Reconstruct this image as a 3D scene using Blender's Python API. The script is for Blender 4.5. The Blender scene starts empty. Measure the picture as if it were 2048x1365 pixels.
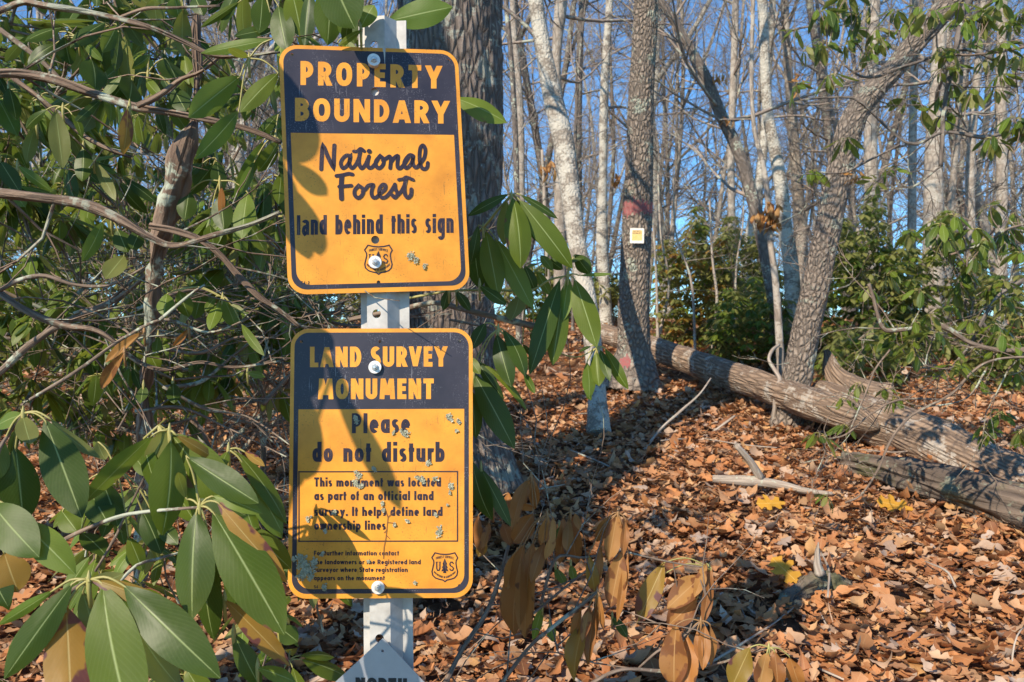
import bpy, math, random
import numpy as np
from mathutils import Vector
rng = np.random.default_rng(7)
random.seed(7)
R = math.radians
scene = bpy.context.scene
COL = scene.collection

# ------------------------------------------------------------------ camera, sky, sun, exposure
EYE = 1.15
FPX = 1593.0                      # focal length in pixels of the 2048 wide photograph
cam = bpy.data.objects.new("camera", bpy.data.cameras.new("camera"))
COL.objects.link(cam)
cam.location = (0, 0, EYE)
cam.rotation_euler = (R(90), 0, 0)
cam.data.sensor_width = 36.0
cam.data.lens = 36.0 * FPX / 2048
cam.data.clip_start = 0.05
cam.data.clip_end = 1000
cam.data.dof.use_dof = True
cam.data.dof.focus_distance = 1.25
cam.data.dof.aperture_fstop = 13
scene.camera = cam

SUN_EL, SUN_AZ = 36.0, 37.0       # light travels forward and to the right
ca, sa = math.cos(R(SUN_EL)), math.sin(R(SUN_EL))
LIGHT = Vector((math.sin(R(SUN_AZ)) * ca, math.cos(R(SUN_AZ)) * ca, -sa))
TOSUN = -LIGHT
sun = bpy.data.objects.new("sun", bpy.data.lights.new("sun", 'SUN'))
COL.objects.link(sun)
sun.rotation_euler = LIGHT.to_track_quat('-Z', 'Y').to_euler()
sun.location = (-5, -8, 10)
sun.data.energy = 4.6
sun.data.angle = R(0.45)
sun.data.color = (1.0, 0.87, 0.70)

world = bpy.data.worlds.new("World")
scene.world = world
world.use_nodes = True
wn, wl = world.node_tree.nodes, world.node_tree.links
bg = wn["Background"]
sky = wn.new("ShaderNodeTexSky")
sky.sky_type = 'NISHITA'
sky.sun_disc = False
sky.sun_elevation = R(SUN_EL)
sky.sun_rotation = R(180 + SUN_AZ)
sky.altitude = 1500
sky.air_density = 1.0
sky.dust_density = 0.0
sky.ozone_density = 4.0
tint = wn.new("ShaderNodeMix"); tint.data_type = 'RGBA'; tint.blend_type = 'MULTIPLY'; tint.inputs[0].default_value = 1
tint.inputs[7].default_value = (.60, .92, 1.06, 1)
wl.new(sky.outputs[0], tint.inputs[6]); wl.new(tint.outputs[2], bg.inputs[0])
bg.inputs[1].default_value = 0.15
scene.view_settings.view_transform = 'Standard'
scene.view_settings.look = 'None'
scene.view_settings.exposure = 0.62
scene.view_settings.gamma = 1
scene.render.engine = 'CYCLES'
scene.cycles.use_denoising = True
scene.cycles.max_bounces = 6
scene.cycles.transparent_max_bounces = 4

# ------------------------------------------------------------------ helpers
def tag(o, label=None, cat=None, group=None, kind=None):
    if label: o["label"] = label
    if cat: o["category"] = cat
    if group: o["group"] = group
    if kind: o["kind"] = kind
    return o

def empty(name, loc, label, cat, group=None):
    o = bpy.data.objects.new(name, None)
    COL.objects.link(o)
    o.location = loc
    o.empty_display_size = 0.1
    return tag(o, label, cat, group)

def P(px, py, d):
    """a point seen at a photograph pixel, d metres in front of the camera"""
    return np.array([(px - 1024) / FPX * d, d, EYE - (py - 682.5) / FPX * d])

def vnoise(x, y, seed=0, perx=None):
    xi = np.floor(x).astype(int); yi = np.floor(y).astype(int)
    xf = x - xi; yf = y - yi
    u = xf * xf * (3 - 2 * xf); v = yf * yf * (3 - 2 * yf)
    def h(a, b):
        if perx: a = a % perx
        n = (a * 374761393 + b * 668265263 + seed * 982451653) & 0x7fffffff
        n = ((n ^ (n >> 13)) * 1274126177) & 0x7fffffff
        return ((n ^ (n >> 16)) & 0xffff) / 65535.0
    return (h(xi, yi) * (1 - u) + h(xi + 1, yi) * u) * (1 - v) + (h(xi, yi + 1) * (1 - u) + h(xi + 1, yi + 1) * u) * v

def G(x, y):
    """height of the ground"""
    x = np.asarray(x, float); y = np.asarray(y, float)
    a = 0.13 * y
    b = 1.86 - 0.10 * (y - 14.5)
    k = 1.6
    z = -np.logaddexp(-k * a, -k * b) / k
    z = z + 0.05 * (vnoise(x * 1.1 + 50, y * 1.1 + 50, 3) - .5) + 0.25 * (vnoise(x * .25 + 90, y * .25 + 9, 4) - .5) * np.clip((y - 4) / 6, 0, 1)
    return z

class MB:
    """collects shapes of one part and links them as ONE mesh object"""
    def __init__(s):
        s.v = []; s.q = []; s.t = []; s.qm = []; s.tm = []; s.bk = []; s.uv = []; s.n = 0
    def add(s, v, q=None, t=None, mat=0, bk=None, uv=None):
        v = np.asarray(v, float).reshape(-1, 3)
        s.v.append(v)
        s.bk.append(np.asarray(bk, float) if bk is not None else v)
        s.uv.append(np.asarray(uv, float) if uv is not None else np.full((len(v), 2), .25))
        if q is not None and len(q):
            q = np.asarray(q, int) + s.n; s.q.append(q)
            s.qm.append(np.full(len(q), mat) if np.isscalar(mat) else np.asarray(mat))
        if t is not None and len(t):
            t = np.asarray(t, int) + s.n; s.t.append(t)
            s.tm.append(np.full(len(t), mat) if np.isscalar(mat) else np.asarray(mat))
        s.n += len(v)
    def mesh(s, name, mats, smooth=True, origin=(0, 0, 0)):
        me = bpy.data.meshes.new(name)
        v = np.concatenate(s.v) - np.asarray(origin, float)
        q = np.concatenate(s.q) if s.q else np.zeros((0, 4), int)
        t = np.concatenate(s.t) if s.t else np.zeros((0, 3), int)
        me.vertices.add(len(v)); me.vertices.foreach_set("co", v.astype(np.float32).ravel())
        loops = np.concatenate([q.ravel(), t.ravel()])
        me.loops.add(len(loops)); me.loops.foreach_set("vertex_index", loops.astype(np.int32))
        st = np.concatenate([np.arange(len(q)) * 4, len(q) * 4 + np.arange(len(t)) * 3])
        me.polygons.add(len(st)); me.polygons.foreach_set("loop_start", st.astype(np.int32))
        mi = np.concatenate((s.qm if s.q else []) + (s.tm if s.t else []))
        me.polygons.foreach_set("material_index", mi.astype(np.int32))
        me.polygons.foreach_set("use_smooth", np.full(len(st), smooth))
        at = me.attributes.new("bark", 'FLOAT_VECTOR', 'POINT')
        at.data.foreach_set("vector", np.concatenate(s.bk).astype(np.float32).ravel())
        uvl = me.uv_layers.new(name="UVMap")
        uvl.data.foreach_set("uv", np.concatenate(s.uv)[loops].astype(np.float32).ravel())
        for m in (mats if isinstance(mats, (list, tuple)) else [mats]): me.materials.append(m)
        me.update(calc_edges=True)
        return me
    def build(s, name, mats, parent=None, smooth=True, loc=None):
        org = np.array(parent.location) if parent is not None else np.array(loc if loc is not None else (0, 0, 0), float)
        o = bpy.data.objects.new(name, s.mesh(name, mats, smooth, org))
        COL.objects.link(o)
        if parent is not None: o.parent = parent
        elif loc is not None: o.location = loc
        return o

def resample(pts, rad, step=None, n=None):
    pts = np.asarray(pts, float); rad = np.asarray(rad, float)
    if len(pts) < 3:
        m = n or max(2, int(np.linalg.norm(pts[-1] - pts[0]) / (step or 1e9)) + 2)
        t = np.linspace(0, 1, m)[:, None]
        return pts[0] * (1 - t) + pts[-1] * t, np.interp(t[:, 0], [0, 1], [rad[0], rad[-1]])
    seg = np.linalg.norm(np.diff(pts, axis=0), axis=1)
    L = np.concatenate([[0], np.cumsum(seg)])
    m = n or max(len(pts), int(L[-1] / step) + 2)
    s = np.linspace(0, L[-1], m)
    E = np.vstack([2 * pts[0] - pts[1], pts, 2 * pts[-1] - pts[-2]])
    i = np.clip(np.searchsorted(L, s, side='right') - 1, 0, len(pts) - 2)
    u = ((s - L[i]) / np.maximum(seg[i], 1e-9))[:, None]
    p0, p1, p2, p3 = E[i], E[i + 1], E[i + 2], E[i + 3]
    out = .5 * (2 * p1 + (p2 - p0) * u + (2 * p0 - 5 * p1 + 4 * p2 - p3) * u ** 2 + (3 * p1 - p0 - 3 * p2 + p3) * u ** 3)
    return out, np.interp(s, L, rad)

def tube(mb, pts, rad, n=6, step=None, disp=None, mat=0, cap=True, keep=None):
    pts = np.asarray(pts, float)
    rad = np.full(len(pts), rad, float) if np.isscalar(rad) else np.asarray(rad, float)
    if step: pts, rad = resample(pts, rad, step)
    m = len(pts)
    T = np.gradient(pts, axis=0); T /= np.maximum(np.linalg.norm(T, axis=1), 1e-9)[:, None]
    ref = np.array([1, 0, 0.]) if abs(T[0][0]) < .8 else np.array([0, 1, 0.])
    N = np.zeros_like(pts); a = np.cross(T[0], ref); a /= np.linalg.norm(a)
    for i in range(m):
        a = a - T[i] * a.dot(T[i]); a /= max(np.linalg.norm(a), 1e-9); N[i] = a
    B = np.cross(T, N)
    S = np.concatenate([[0], np.cumsum(np.linalg.norm(np.diff(pts, axis=0), axis=1))])
    th = np.linspace(0, 2 * np.pi, n, endpoint=False)
    rr = np.repeat(rad[:, None], n, 1)
    if disp is not None: rr = rr + disp(np.repeat(th[None], m, 0), np.repeat(S[:, None], n, 1), rr)
    V = pts[:, None] + rr[..., None] * (np.cos(th)[None, :, None] * N[:, None] + np.sin(th)[None, :, None] * B[:, None])
    r0 = max(rad.mean(), 1e-4)
    bk = np.stack([np.repeat(np.cos(th)[None] * r0, m, 0), np.repeat(np.sin(th)[None] * r0, m, 0), np.repeat(S[:, None], n, 1)], -1)
    bk = bk + pts[0] * 3.1
    I = np.arange(m * n).reshape(m, n); J = np.roll(I, -1, 1)
    q = np.stack([I[:-1], J[:-1], J[1:], I[1:]], -1).reshape(-1, 4)
    if keep is not None: keep.update(V=V, S=S, th=th, N=N, B=B, pts=pts, bk=bk)
    t = None
    v = V.reshape(-1, 3); bkf = bk.reshape(-1, 3)
    if cap:
        v = np.vstack([v, pts[0], pts[-1]]); bkf = np.vstack([bkf, pts[0], pts[-1]])
        a0, a1 = m * n, m * n + 1
        t = np.vstack([np.stack([np.full(n, a0), J[0], I[0]], -1), np.stack([np.full(n, a1), I[-1], J[-1]], -1)])
    mb.add(v, q, t, mat, bkf)

def unit(v):
    v = np.asarray(v, float); return v / max(np.linalg.norm(v), 1e-9)

VIEW = np.array([0, 0, EYE])
def leaf(mb, B, T, w, nrm, fold=-.18, bend=.06, nl=9, na=4, mat=0, wav=.02, pa=.95, pb=.85, lobes=0):
    B = np.asarray(B, float); T = np.asarray(T, float)
    ax = T - B; L = np.linalg.norm(ax); a = ax / L
    side = unit(np.cross(a, nrm)); n = np.cross(side, a)
    t = np.linspace(0, 1, nl + 1); s = np.linspace(-1, 1, na + 1)
    pr = t ** pa * (1 - t) ** pb; pr = pr / pr.max()
    if lobes: pr = pr * (.62 + .38 * np.abs(np.cos(t * np.pi * lobes)))
    pr[0] = .03; pr[-1] = .03
    tt, ss = np.meshgrid(t, s, indexing='ij'); pp = np.repeat(pr[:, None], na + 1, 1)
    k = rng.random() * 6
    off = fold * np.abs(ss) * w / 2 * pp + bend * L * 4 * tt * (1 - tt) + wav * w * np.sin(tt * 9 + k + ss) * np.abs(ss)
    V = B + ax * tt[..., None] + side * (ss * w / 2 * pp)[..., None] + n * off[..., None]
    I = np.arange((nl + 1) * (na + 1)).reshape(nl + 1, na + 1)
    q = np.stack([I[:-1, :-1], I[1:, :-1], I[1:, 1:], I[:-1, 1:]], -1).reshape(-1, 4)
    # orient so that the face normal agrees with n
    v = V.reshape(-1, 3)
    f = q[len(q) // 2]
    if np.dot(np.cross(v[f[1]] - v[f[0]], v[f[3]] - v[f[0]]), n) < 0: q = q[:, ::-1]
    mb.add(v, q, None, mat, None, np.stack([ss * .5 + .5, tt], -1).reshape(-1, 2))

# ------------------------------------------------------------------ materials
def newmat(name):
    m = bpy.data.materials.new(name); m.use_nodes = True
    nt = m.node_tree
    return m, nt.nodes, nt.links, nt.nodes["Principled BSDF"]

def nd(N, t, **kw):
    n = N.new(t)
    for k, v in kw.items(): setattr(n, k, v)
    return n

def mixc(N, L, fac, a, b, mode='MIX'):
    m = nd(N, "ShaderNodeMix", data_type='RGBA', blend_type=mode)
    for sock, val in ((m.inputs[0], fac), (m.inputs[6], a), (m.inputs[7], b)):
        if hasattr(val, "is_linked"): L.new(val, sock)
        elif isinstance(val, (int, float)): sock.default_value = val
        else: sock.default_value = (*val, 1)
    return m.outputs[2]

def ramp(N, L, fac, stops):
    r = nd(N, "ShaderNodeValToRGB")
    e = r.color_ramp.elements
    while len(e) < len(stops): e.new(.5)
    for k, (p, c) in enumerate(stops):
        e[k].position = p; e[k].color = (*c, 1) if not isinstance(c, (int, float)) else (c, c, c, 1)
    L.new(fac, r.inputs[0])
    return r.outputs[0]

def math_(N, L, op, a, b=0.0, c=0.0):
    m = nd(N, "ShaderNodeMath", operation=op)
    for k, val in enumerate((a, b, c)):
        if hasattr(val, "is_linked"): L.new(val, m.inputs[k])
        else: m.inputs[k].default_value = val
    return m.outputs[0]

def noise(N, L, vec, scale, detail=3, rough=.55, dist=0):
    n = nd(N, "ShaderNodeTexNoise"); n.inputs["Scale"].default_value = scale
    n.inputs["Detail"].default_value = detail; n.inputs["Roughness"].default_value = rough
    n.inputs["Distortion"].default_value = dist
    if vec is not None: L.new(vec, n.inputs["Vector"])
    return n.outputs["Fac"]

def bump(N, L, b, h, strength, dist):
    n = nd(N, "ShaderNodeBump"); n.inputs["Strength"].default_value = strength; n.inputs["Distance"].default_value = dist
    L.new(h, n.inputs["Height"]); L.new(n.outputs[0], b.inputs["Normal"])

def leafmat(name, c1, c2, back, spot=(.16, .06, .03), spots=.35, rib=(.35, .42, .16), rough=.47, trans=.33, tc=None, spec=.28):
    m, N, L, b = newmat(name)
    geo = nd(N, "ShaderNodeNewGeometry"); oi = nd(N, "ShaderNodeObjectInfo"); tcn = nd(N, "ShaderNodeTexCoord")
    rnd = math_(N, L, 'FRACT', math_(N, L, 'MULTIPLY_ADD', oi.outputs["Random"], 7.31, geo.outputs["Random Per Island"]))
    col = mixc(N, L, rnd, c1, c2)
    uv = nd(N, "ShaderNodeSeparateXYZ"); L.new(tcn.outputs["UV"], uv.inputs[0])
    off = nd(N, "ShaderNodeVectorMath", operation='ADD'); L.new(tcn.outputs["Object"], off.inputs[0]); L.new(geo.outputs["Random Per Island"], off.inputs[1])
    big = noise(N, L, off.outputs[0], 22, 3)
    col = mixc(N, L, math_(N, L, 'MULTIPLY', big, .55), col, tuple(x * .45 for x in c1))
    # brown blotches grow from the margin on some leaves
    edge = math_(N, L, 'ABSOLUTE', math_(N, L, 'SUBTRACT', uv.outputs[0], .5))
    tip = math_(N, L, 'POWER', uv.outputs[1], 5)
    m1 = noise(N, L, off.outputs[0], 34, 2)
    fac = math_(N, L, 'ADD', math_(N, L, 'MULTIPLY', edge, .35), math_(N, L, 'ADD', m1, math_(N, L, 'MULTIPLY', tip, .12)))
    rnd2 = math_(N, L, 'FRACT', math_(N, L, 'MULTIPLY', rnd, 13.7))
    th = math_(N, L, 'MULTIPLY_ADD', rnd2, -.22 * spots, .92 - .25 * spots)
    sp = math_(N, L, 'MULTIPLY', math_(N, L, 'SUBTRACT', fac, th), 25); sp = math_(N, L, 'MINIMUM', math_(N, L, 'MAXIMUM', sp, 0), 1)
    col = mixc(N, L, sp, col, spot)
    # midrib and faint side veins
    ribm = math_(N, L, 'SUBTRACT', 1, math_(N, L, 'MULTIPLY', edge, 32)); ribm = math_(N, L, 'MAXIMUM', ribm, 0)
    col = mixc(N, L, math_(N, L, 'MULTIPLY', ribm, .9), col, rib)
    vein = math_(N, L, 'SINE', math_(N, L, 'MULTIPLY_ADD', uv.outputs[1], 95, math_(N, L, 'MULTIPLY', edge, -70)))
    vm = math_(N, L, 'MULTIPLY', math_(N, L, 'MAXIMUM', math_(N, L, 'SUBTRACT', vein, .3), 0), .06)
    col = mixc(N, L, vm, col, rib)
    bk = mixc(N, L, sp, back, spot); bk = mixc(N, L, math_(N, L, 'MULTIPLY', ribm, .8), bk, rib)
    col = mixc(N, L, geo.outputs["Backfacing"], col, bk)
    L.new(col, b.inputs["Base Color"])
    b.inputs["Roughness"].default_value = rough
    b.inputs["Specular IOR Level"].default_value = spec
    bump(N, L, b, math_(N, L, 'ADD', math_(N, L, 'MULTIPLY', vein, .012), math_(N, L, 'ADD', noise(N, L, off.outputs[0], 60, 2), math_(N, L, 'MULTIPLY', ribm, -.5))), .2, .002)
    tr = nd(N, "ShaderNodeBsdfTranslucent")
    L.new(mixc(N, L, .6, col, tc or tuple(min(1, x * 2.2) for x in c2)), tr.inputs[0])
    ms = nd(N, "ShaderNodeMixShader"); ms.inputs[0].default_value = trans
    L.new(b.outputs[0], ms.inputs[1]); L.new(tr.outputs[0], ms.inputs[2])
    L.new(ms.outputs[0], N["Material Output"].inputs[0])
    return m

def barkmat(name, dark, light, sc=26, stretch=.28, lichen=.0, lcol=(.42, .46, .36), bstr=.9, bdist=.02, rough=.9, moss=0, ramp_=(.12, .5)):
    m, N, L, b = newmat(name)
    at = nd(N, "ShaderNodeAttribute", attribute_name="bark")
    oi = nd(N, "ShaderNodeObjectInfo")
    mp = nd(N, "ShaderNodeMapping"); L.new(at.outputs["Vector"], mp.inputs[0])
    mp.inputs["Scale"].default_value = (1, 1, stretch)
    wob = nd(N, "ShaderNodeTexNoise"); wob.inputs["Scale"].default_value = sc * .35; L.new(mp.outputs[0], wob.inputs[0])
    ad = nd(N, "ShaderNodeVectorMath", operation='MULTIPLY_ADD'); L.new(wob.outputs["Color"], ad.inputs[0]); ad.inputs[1].default_value = (.9 / sc,) * 3; L.new(mp.outputs[0], ad.inputs[2])
    vo = nd(N, "ShaderNodeTexVoronoi", feature='DISTANCE_TO_EDGE'); vo.inputs["Scale"].default_value = sc; L.new(ad.outputs[0], vo.inputs["Vector"])
    fine = noise(N, L, mp.outputs[0], sc * 3.2, 4, .65)
    mid = noise(N, L, at.outputs["Vector"], 5, 3)
    h = math_(N, L, 'ADD', math_(N, L, 'MINIMUM', math_(N, L, 'MULTIPLY', vo.outputs["Distance"], 2.2), .7), math_(N, L, 'MULTIPLY', fine, .45))
    c = ramp(N, L, h, [(ramp_[0], dark), (ramp_[1], tuple((a * .45 + c_ * .55) for a, c_ in zip(dark, light))), (.85, light)])
    c = mixc(N, L, math_(N, L, 'MULTIPLY', mid, .55), c, tuple(x * .62 for x in light))
    if lichen:
        l1 = noise(N, L, at.outputs["Vector"], 9, 4, .6)
        l2 = noise(N, L, at.outputs["Vector"], 70, 3, .6)
        f = ramp(N, L, math_(N, L, 'ADD', l1, math_(N, L, 'MULTIPLY', math_(N, L, 'SUBTRACT', l2, .5), .5)), [(.62 - lichen * .22, 0.), (.68 - lichen * .2, 1.)])
        c = mixc(N, L, math_(N, L, 'MULTIPLY', f, .85), c, lcol)
    if moss:
        f = ramp(N, L, noise(N, L, at.outputs["Vector"], 4, 3), [(.5, 0.), (.62, 1.)])
        c = mixc(N, L, math_(N, L, 'MULTIPLY', f, moss), c, (.10, .11, .04))
    c = mixc(N, L, math_(N, L, 'MULTIPLY', oi.outputs["Random"], .35), c, tuple(x * .7 for x in light))
    L.new(c, b.inputs["Base Color"])
    b.inputs["Roughness"].default_value = rough
    b.inputs["Specular IOR Level"].default_value = .25
    bump(N, L, b, h, bstr, bdist)
    return m

def plain(name, c, rough=.6, metal=0, nz=.0, nsc=40, c2=None, bumpd=0, spec=.5):
    m, N, L, b = newmat(name)
    tcn = nd(N, "ShaderNodeTexCoord")
    f = noise(N, L, tcn.outputs["Object"], nsc, 4, .6)
    f2 = ramp(N, L, f, [(.35, 0.), (.65, 1.)])
    col = mixc(N, L, math_(N, L, 'MULTIPLY', f2, nz), c, c2 or tuple(x * .6 for x in c))
    L.new(col, b.inputs["Base Color"])
    b.inputs["Roughness"].default_value = rough; b.inputs["Metallic"].default_value = metal
    b.inputs["Specular IOR Level"].default_value = spec
    if bumpd: bump(N, L, b, f, .4, bumpd)
    return m

M = {}
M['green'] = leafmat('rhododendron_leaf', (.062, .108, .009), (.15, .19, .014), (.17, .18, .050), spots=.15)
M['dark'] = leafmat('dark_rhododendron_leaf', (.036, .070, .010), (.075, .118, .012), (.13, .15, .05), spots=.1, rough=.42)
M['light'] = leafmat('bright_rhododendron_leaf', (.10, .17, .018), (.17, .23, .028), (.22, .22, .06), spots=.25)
M['olive'] = leafmat('pale_leaf_underside', (.20, .20, .055), (.25, .25, .07), (.2, .2, .07), spots=.3, rough=.55)
M['orange'] = leafmat('half_dead_leaf', (.24, .17, .03), (.36, .19, .03), (.3, .16, .04), spot=(.10, .03, .035), spots=.55, rib=(.45, .34, .12), rough=.45)
M['brown'] = leafmat('wilted_leaf', (.27, .105, .026), (.42, .18, .045), (.40, .19, .07), spot=(.11, .045, .02), spots=.4, rib=(.40, .22, .09), rough=.5, trans=.22, tc=(.6, .25, .05))
M['dry'] = leafmat('dry_leaf', (.34, .15, .04), (.46, .24, .07), (.4, .22, .08), spot=(.16, .06, .02), spots=.8, rib=(.5, .3, .12), rough=.6)
M['drypetiole'] = plain('dry_petiole', (.30, .16, .06), .6, nz=.4)
M['far'] = leafmat('thicket_leaf', (.11, .13, .03), (.26, .25, .07), (.22, .21, .07), spots=.2, rough=.5)
M['petiole'] = plain('petiole', (.34, .30, .09), .5, nz=.4)
M['twig'] = barkmat('twig_bark', (.085, .060, .045), (.27, .20, .15), 90, .18, lichen=.25, bstr=.5, bdist=.004)
M['stem'] = barkmat('shrub_bark', (.07, .045, .035), (.30, .21, .15), 70, .10, lichen=.45, bstr=1, bdist=.012)
M['oak'] = barkmat('oak_bark', (.045, .035, .030), (.27, .215, .18), 48, .22, lichen=.35, lcol=(.33, .34, .28), bstr=1, bdist=.03)
M['plated'] = barkmat('plated_bark', (.070, .055, .045), (.38, .305, .24), 52, .4, lichen=.12, bstr=1, bdist=.03)
M['pale'] = barkmat('pale_lichen_bark', (.09, .075, .06), (.36, .31, .25), 40, .7, lichen=.85, lcol=(.54, .51, .43), bstr=.7, bdist=.012)
M['grey'] = barkmat('grey_bark', (.13, .105, .085), (.40, .335, .27), 26, .4, lichen=.55, lcol=(.42, .38, .32), bstr=.5, bdist=.012)
M['darkbark'] = barkmat('dark_bark', (.06, .05, .045), (.22, .18, .15), 30, .35, lichen=.2, bstr=.7, bdist=.015)
M['fine'] = barkmat('branch_bark', (.13, .10, .085), (.37, .295, .24), 30, .4, lichen=.3, bstr=.3, bdist=.004)
M['log'] = barkmat('weathered_log', (.08, .055, .04), (.36, .25, .17), 42, .13, lichen=.3, lcol=(.45, .40, .33), bstr=1, bdist=.016)
M['rot'] = barkmat('rotten_log', (.045, .035, .03), (.22, .165, .125), 22, .12, lichen=.2, lcol=(.25, .27, .2), moss=.7, bstr=1, bdist=.03)
M['stick'] = barkmat('dead_stick', (.18, .13, .10), (.50, .42, .34), 60, .1, lichen=.2, bstr=.6, bdist=.004)
M['redpaint'] = plain('faded_red_paint', (.30, .060, .062), .85, nz=1, nsc=60, c2=(.22, .115, .095), bumpd=.01)

# sign paint
def paintmat(name, c, c2, rough, speck, sc):
    m, N, L, b = newmat(name)
    tcn = nd(N, "ShaderNodeTexCoord")
    f = noise(N, L, tcn.outputs["Object"], 14, 5, .6)
    col = mixc(N, L, ramp(N, L, f, [(.32, 0.), (.70, 1.)]), c, c2)
    s = ramp(N, L, noise(N, L, tcn.outputs["Object"], sc, 2, .7), [(.60, 0.), (.66, 1.)])
    s2 = ramp(N, L, noise(N, L, tcn.outputs["Object"], 25, 2, .5), [(.45, 0.), (.6, 1.)])
    col = mixc(N, L, math_(N, L, 'MULTIPLY', math_(N, L, 'MULTIPLY', s, s2), .65), col, speck)
    # fine scratches
    mp = nd(N, "ShaderNodeMapping"); L.new(tcn.outputs["Object"], mp.inputs[0]); mp.inputs["Rotation"].default_value = (0, 0, 1.1); mp.inputs["Scale"].default_value = (1, .06, 1)
    sc_ = ramp(N, L, noise(N, L, mp.outputs[0], 420, 1, .5), [(.70, 0.), (.72, 1.)])
    col = mixc(N, L, math_(N, L, 'MULTIPLY', math_(N, L, 'MULTIPLY', sc_, s2), .75), col, speck)
    L.new(col, b.inputs["Base Color"])
    L.new(math_(N, L, 'MULTIPLY_ADD', f, .25, rough - .1), b.inputs["Roughness"])
    b.inputs['Specular IOR Level'].default_value = .32
    bump(N, L, b, noise(N, L, tcn.outputs["Object"], 9, 2), .12, .02)
    return m
M['yellow'] = paintmat('yellow_sign_paint', (.82, .345, .036), (.56, .215, .024), .45, (.22, .11, .03), 330)
M['navy'] = paintmat('dark_sign_paint', (.024, .022, .033), (.040, .036, .050), .40, (.25, .24, .26), 520)
M['ink'] = paintmat('dark_sign_ink', (.020, .014, .024), (.034, .022, .034), .45, (.20, .13, .08), 600)
M['white'] = plain('white_painted_steel', (.50, .485, .45), .5, nz=.75, nsc=30, c2=(.30, .285, .26))
M['steel'] = plain('galvanised_steel', (.62, .60, .56), .38, metal=.7, nz=.4, nsc=90)
M['washer'] = plain('white_washer', (.76, .74, .70), .4, metal=.15, nz=.3, nsc=120)
M['alu'] = plain('dull_aluminium', (.42, .43, .46), .42, metal=.55, nz=.4, nsc=25, c2=(.30, .31, .34))
M['black'] = plain('black_lettering', (.012, .012, .014), .5)
M['lichen'] = plain('grey_green_lichen', (.52, .50, .36), .9, nz=.9, nsc=160, c2=(.27, .28, .19), bumpd=.004)
M['rootlet'] = plain('dry_rootlet', (.16, .07, .03), .8)
M['plastic'] = plain('white_plastic', (.78, .74, .66), .5, nz=.2)
M['tagyellow'] = plain('faded_yellow_print', (.80, .48, .10), .5, nz=.6, nsc=120, c2=(.72, .58, .34))

# ------------------------------------------------------------------ ground and leaf litter
def ground():
    m, N, L, b = newmat('forest_floor')
    tcn = nd(N, "ShaderNodeTexCoord")
    a = noise(N, L, tcn.outputs["Object"], 14, 6, .7, 1.5); c = noise(N, L, tcn.outputs["Object"], 1.3, 3)
    col = ramp(N, L, a, [(.3, (.05, .03, .02)), (.5, (.20, .095, .045)), (.7, (.36, .19, .09))])
    col = mixc(N, L, math_(N, L, 'MULTIPLY', c, .5), col, (.14, .09, .06))
    L.new(col, b.inputs["Base Color"]); b.inputs["Roughness"].default_value = .95; b.inputs["Specular IOR Level"].default_value = .2
    bump(N, L, b, a, 1, .05)
    ys = np.concatenate([np.arange(-8, 18, .16), np.arange(18, 60, 1.2), np.arange(60, 261, 10)])
    xs = np.concatenate([np.arange(-150, -12, 8), np.arange(-12, 12, .2), np.arange(12, 151, 8)])
    X, Y = np.meshgrid(xs, ys); Z = G(X, Y)
    mb = MB(); I = np.arange(X.size).reshape(X.shape)
    mb.add(np.stack([X, Y, Z], -1), np.stack([I[:-1, :-1], I[:-1, 1:], I[1:, 1:], I[1:, :-1]], -1).reshape(-1, 4))
    o = mb.build('ground', m); o["kind"] = "structure"
ground()

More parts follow.
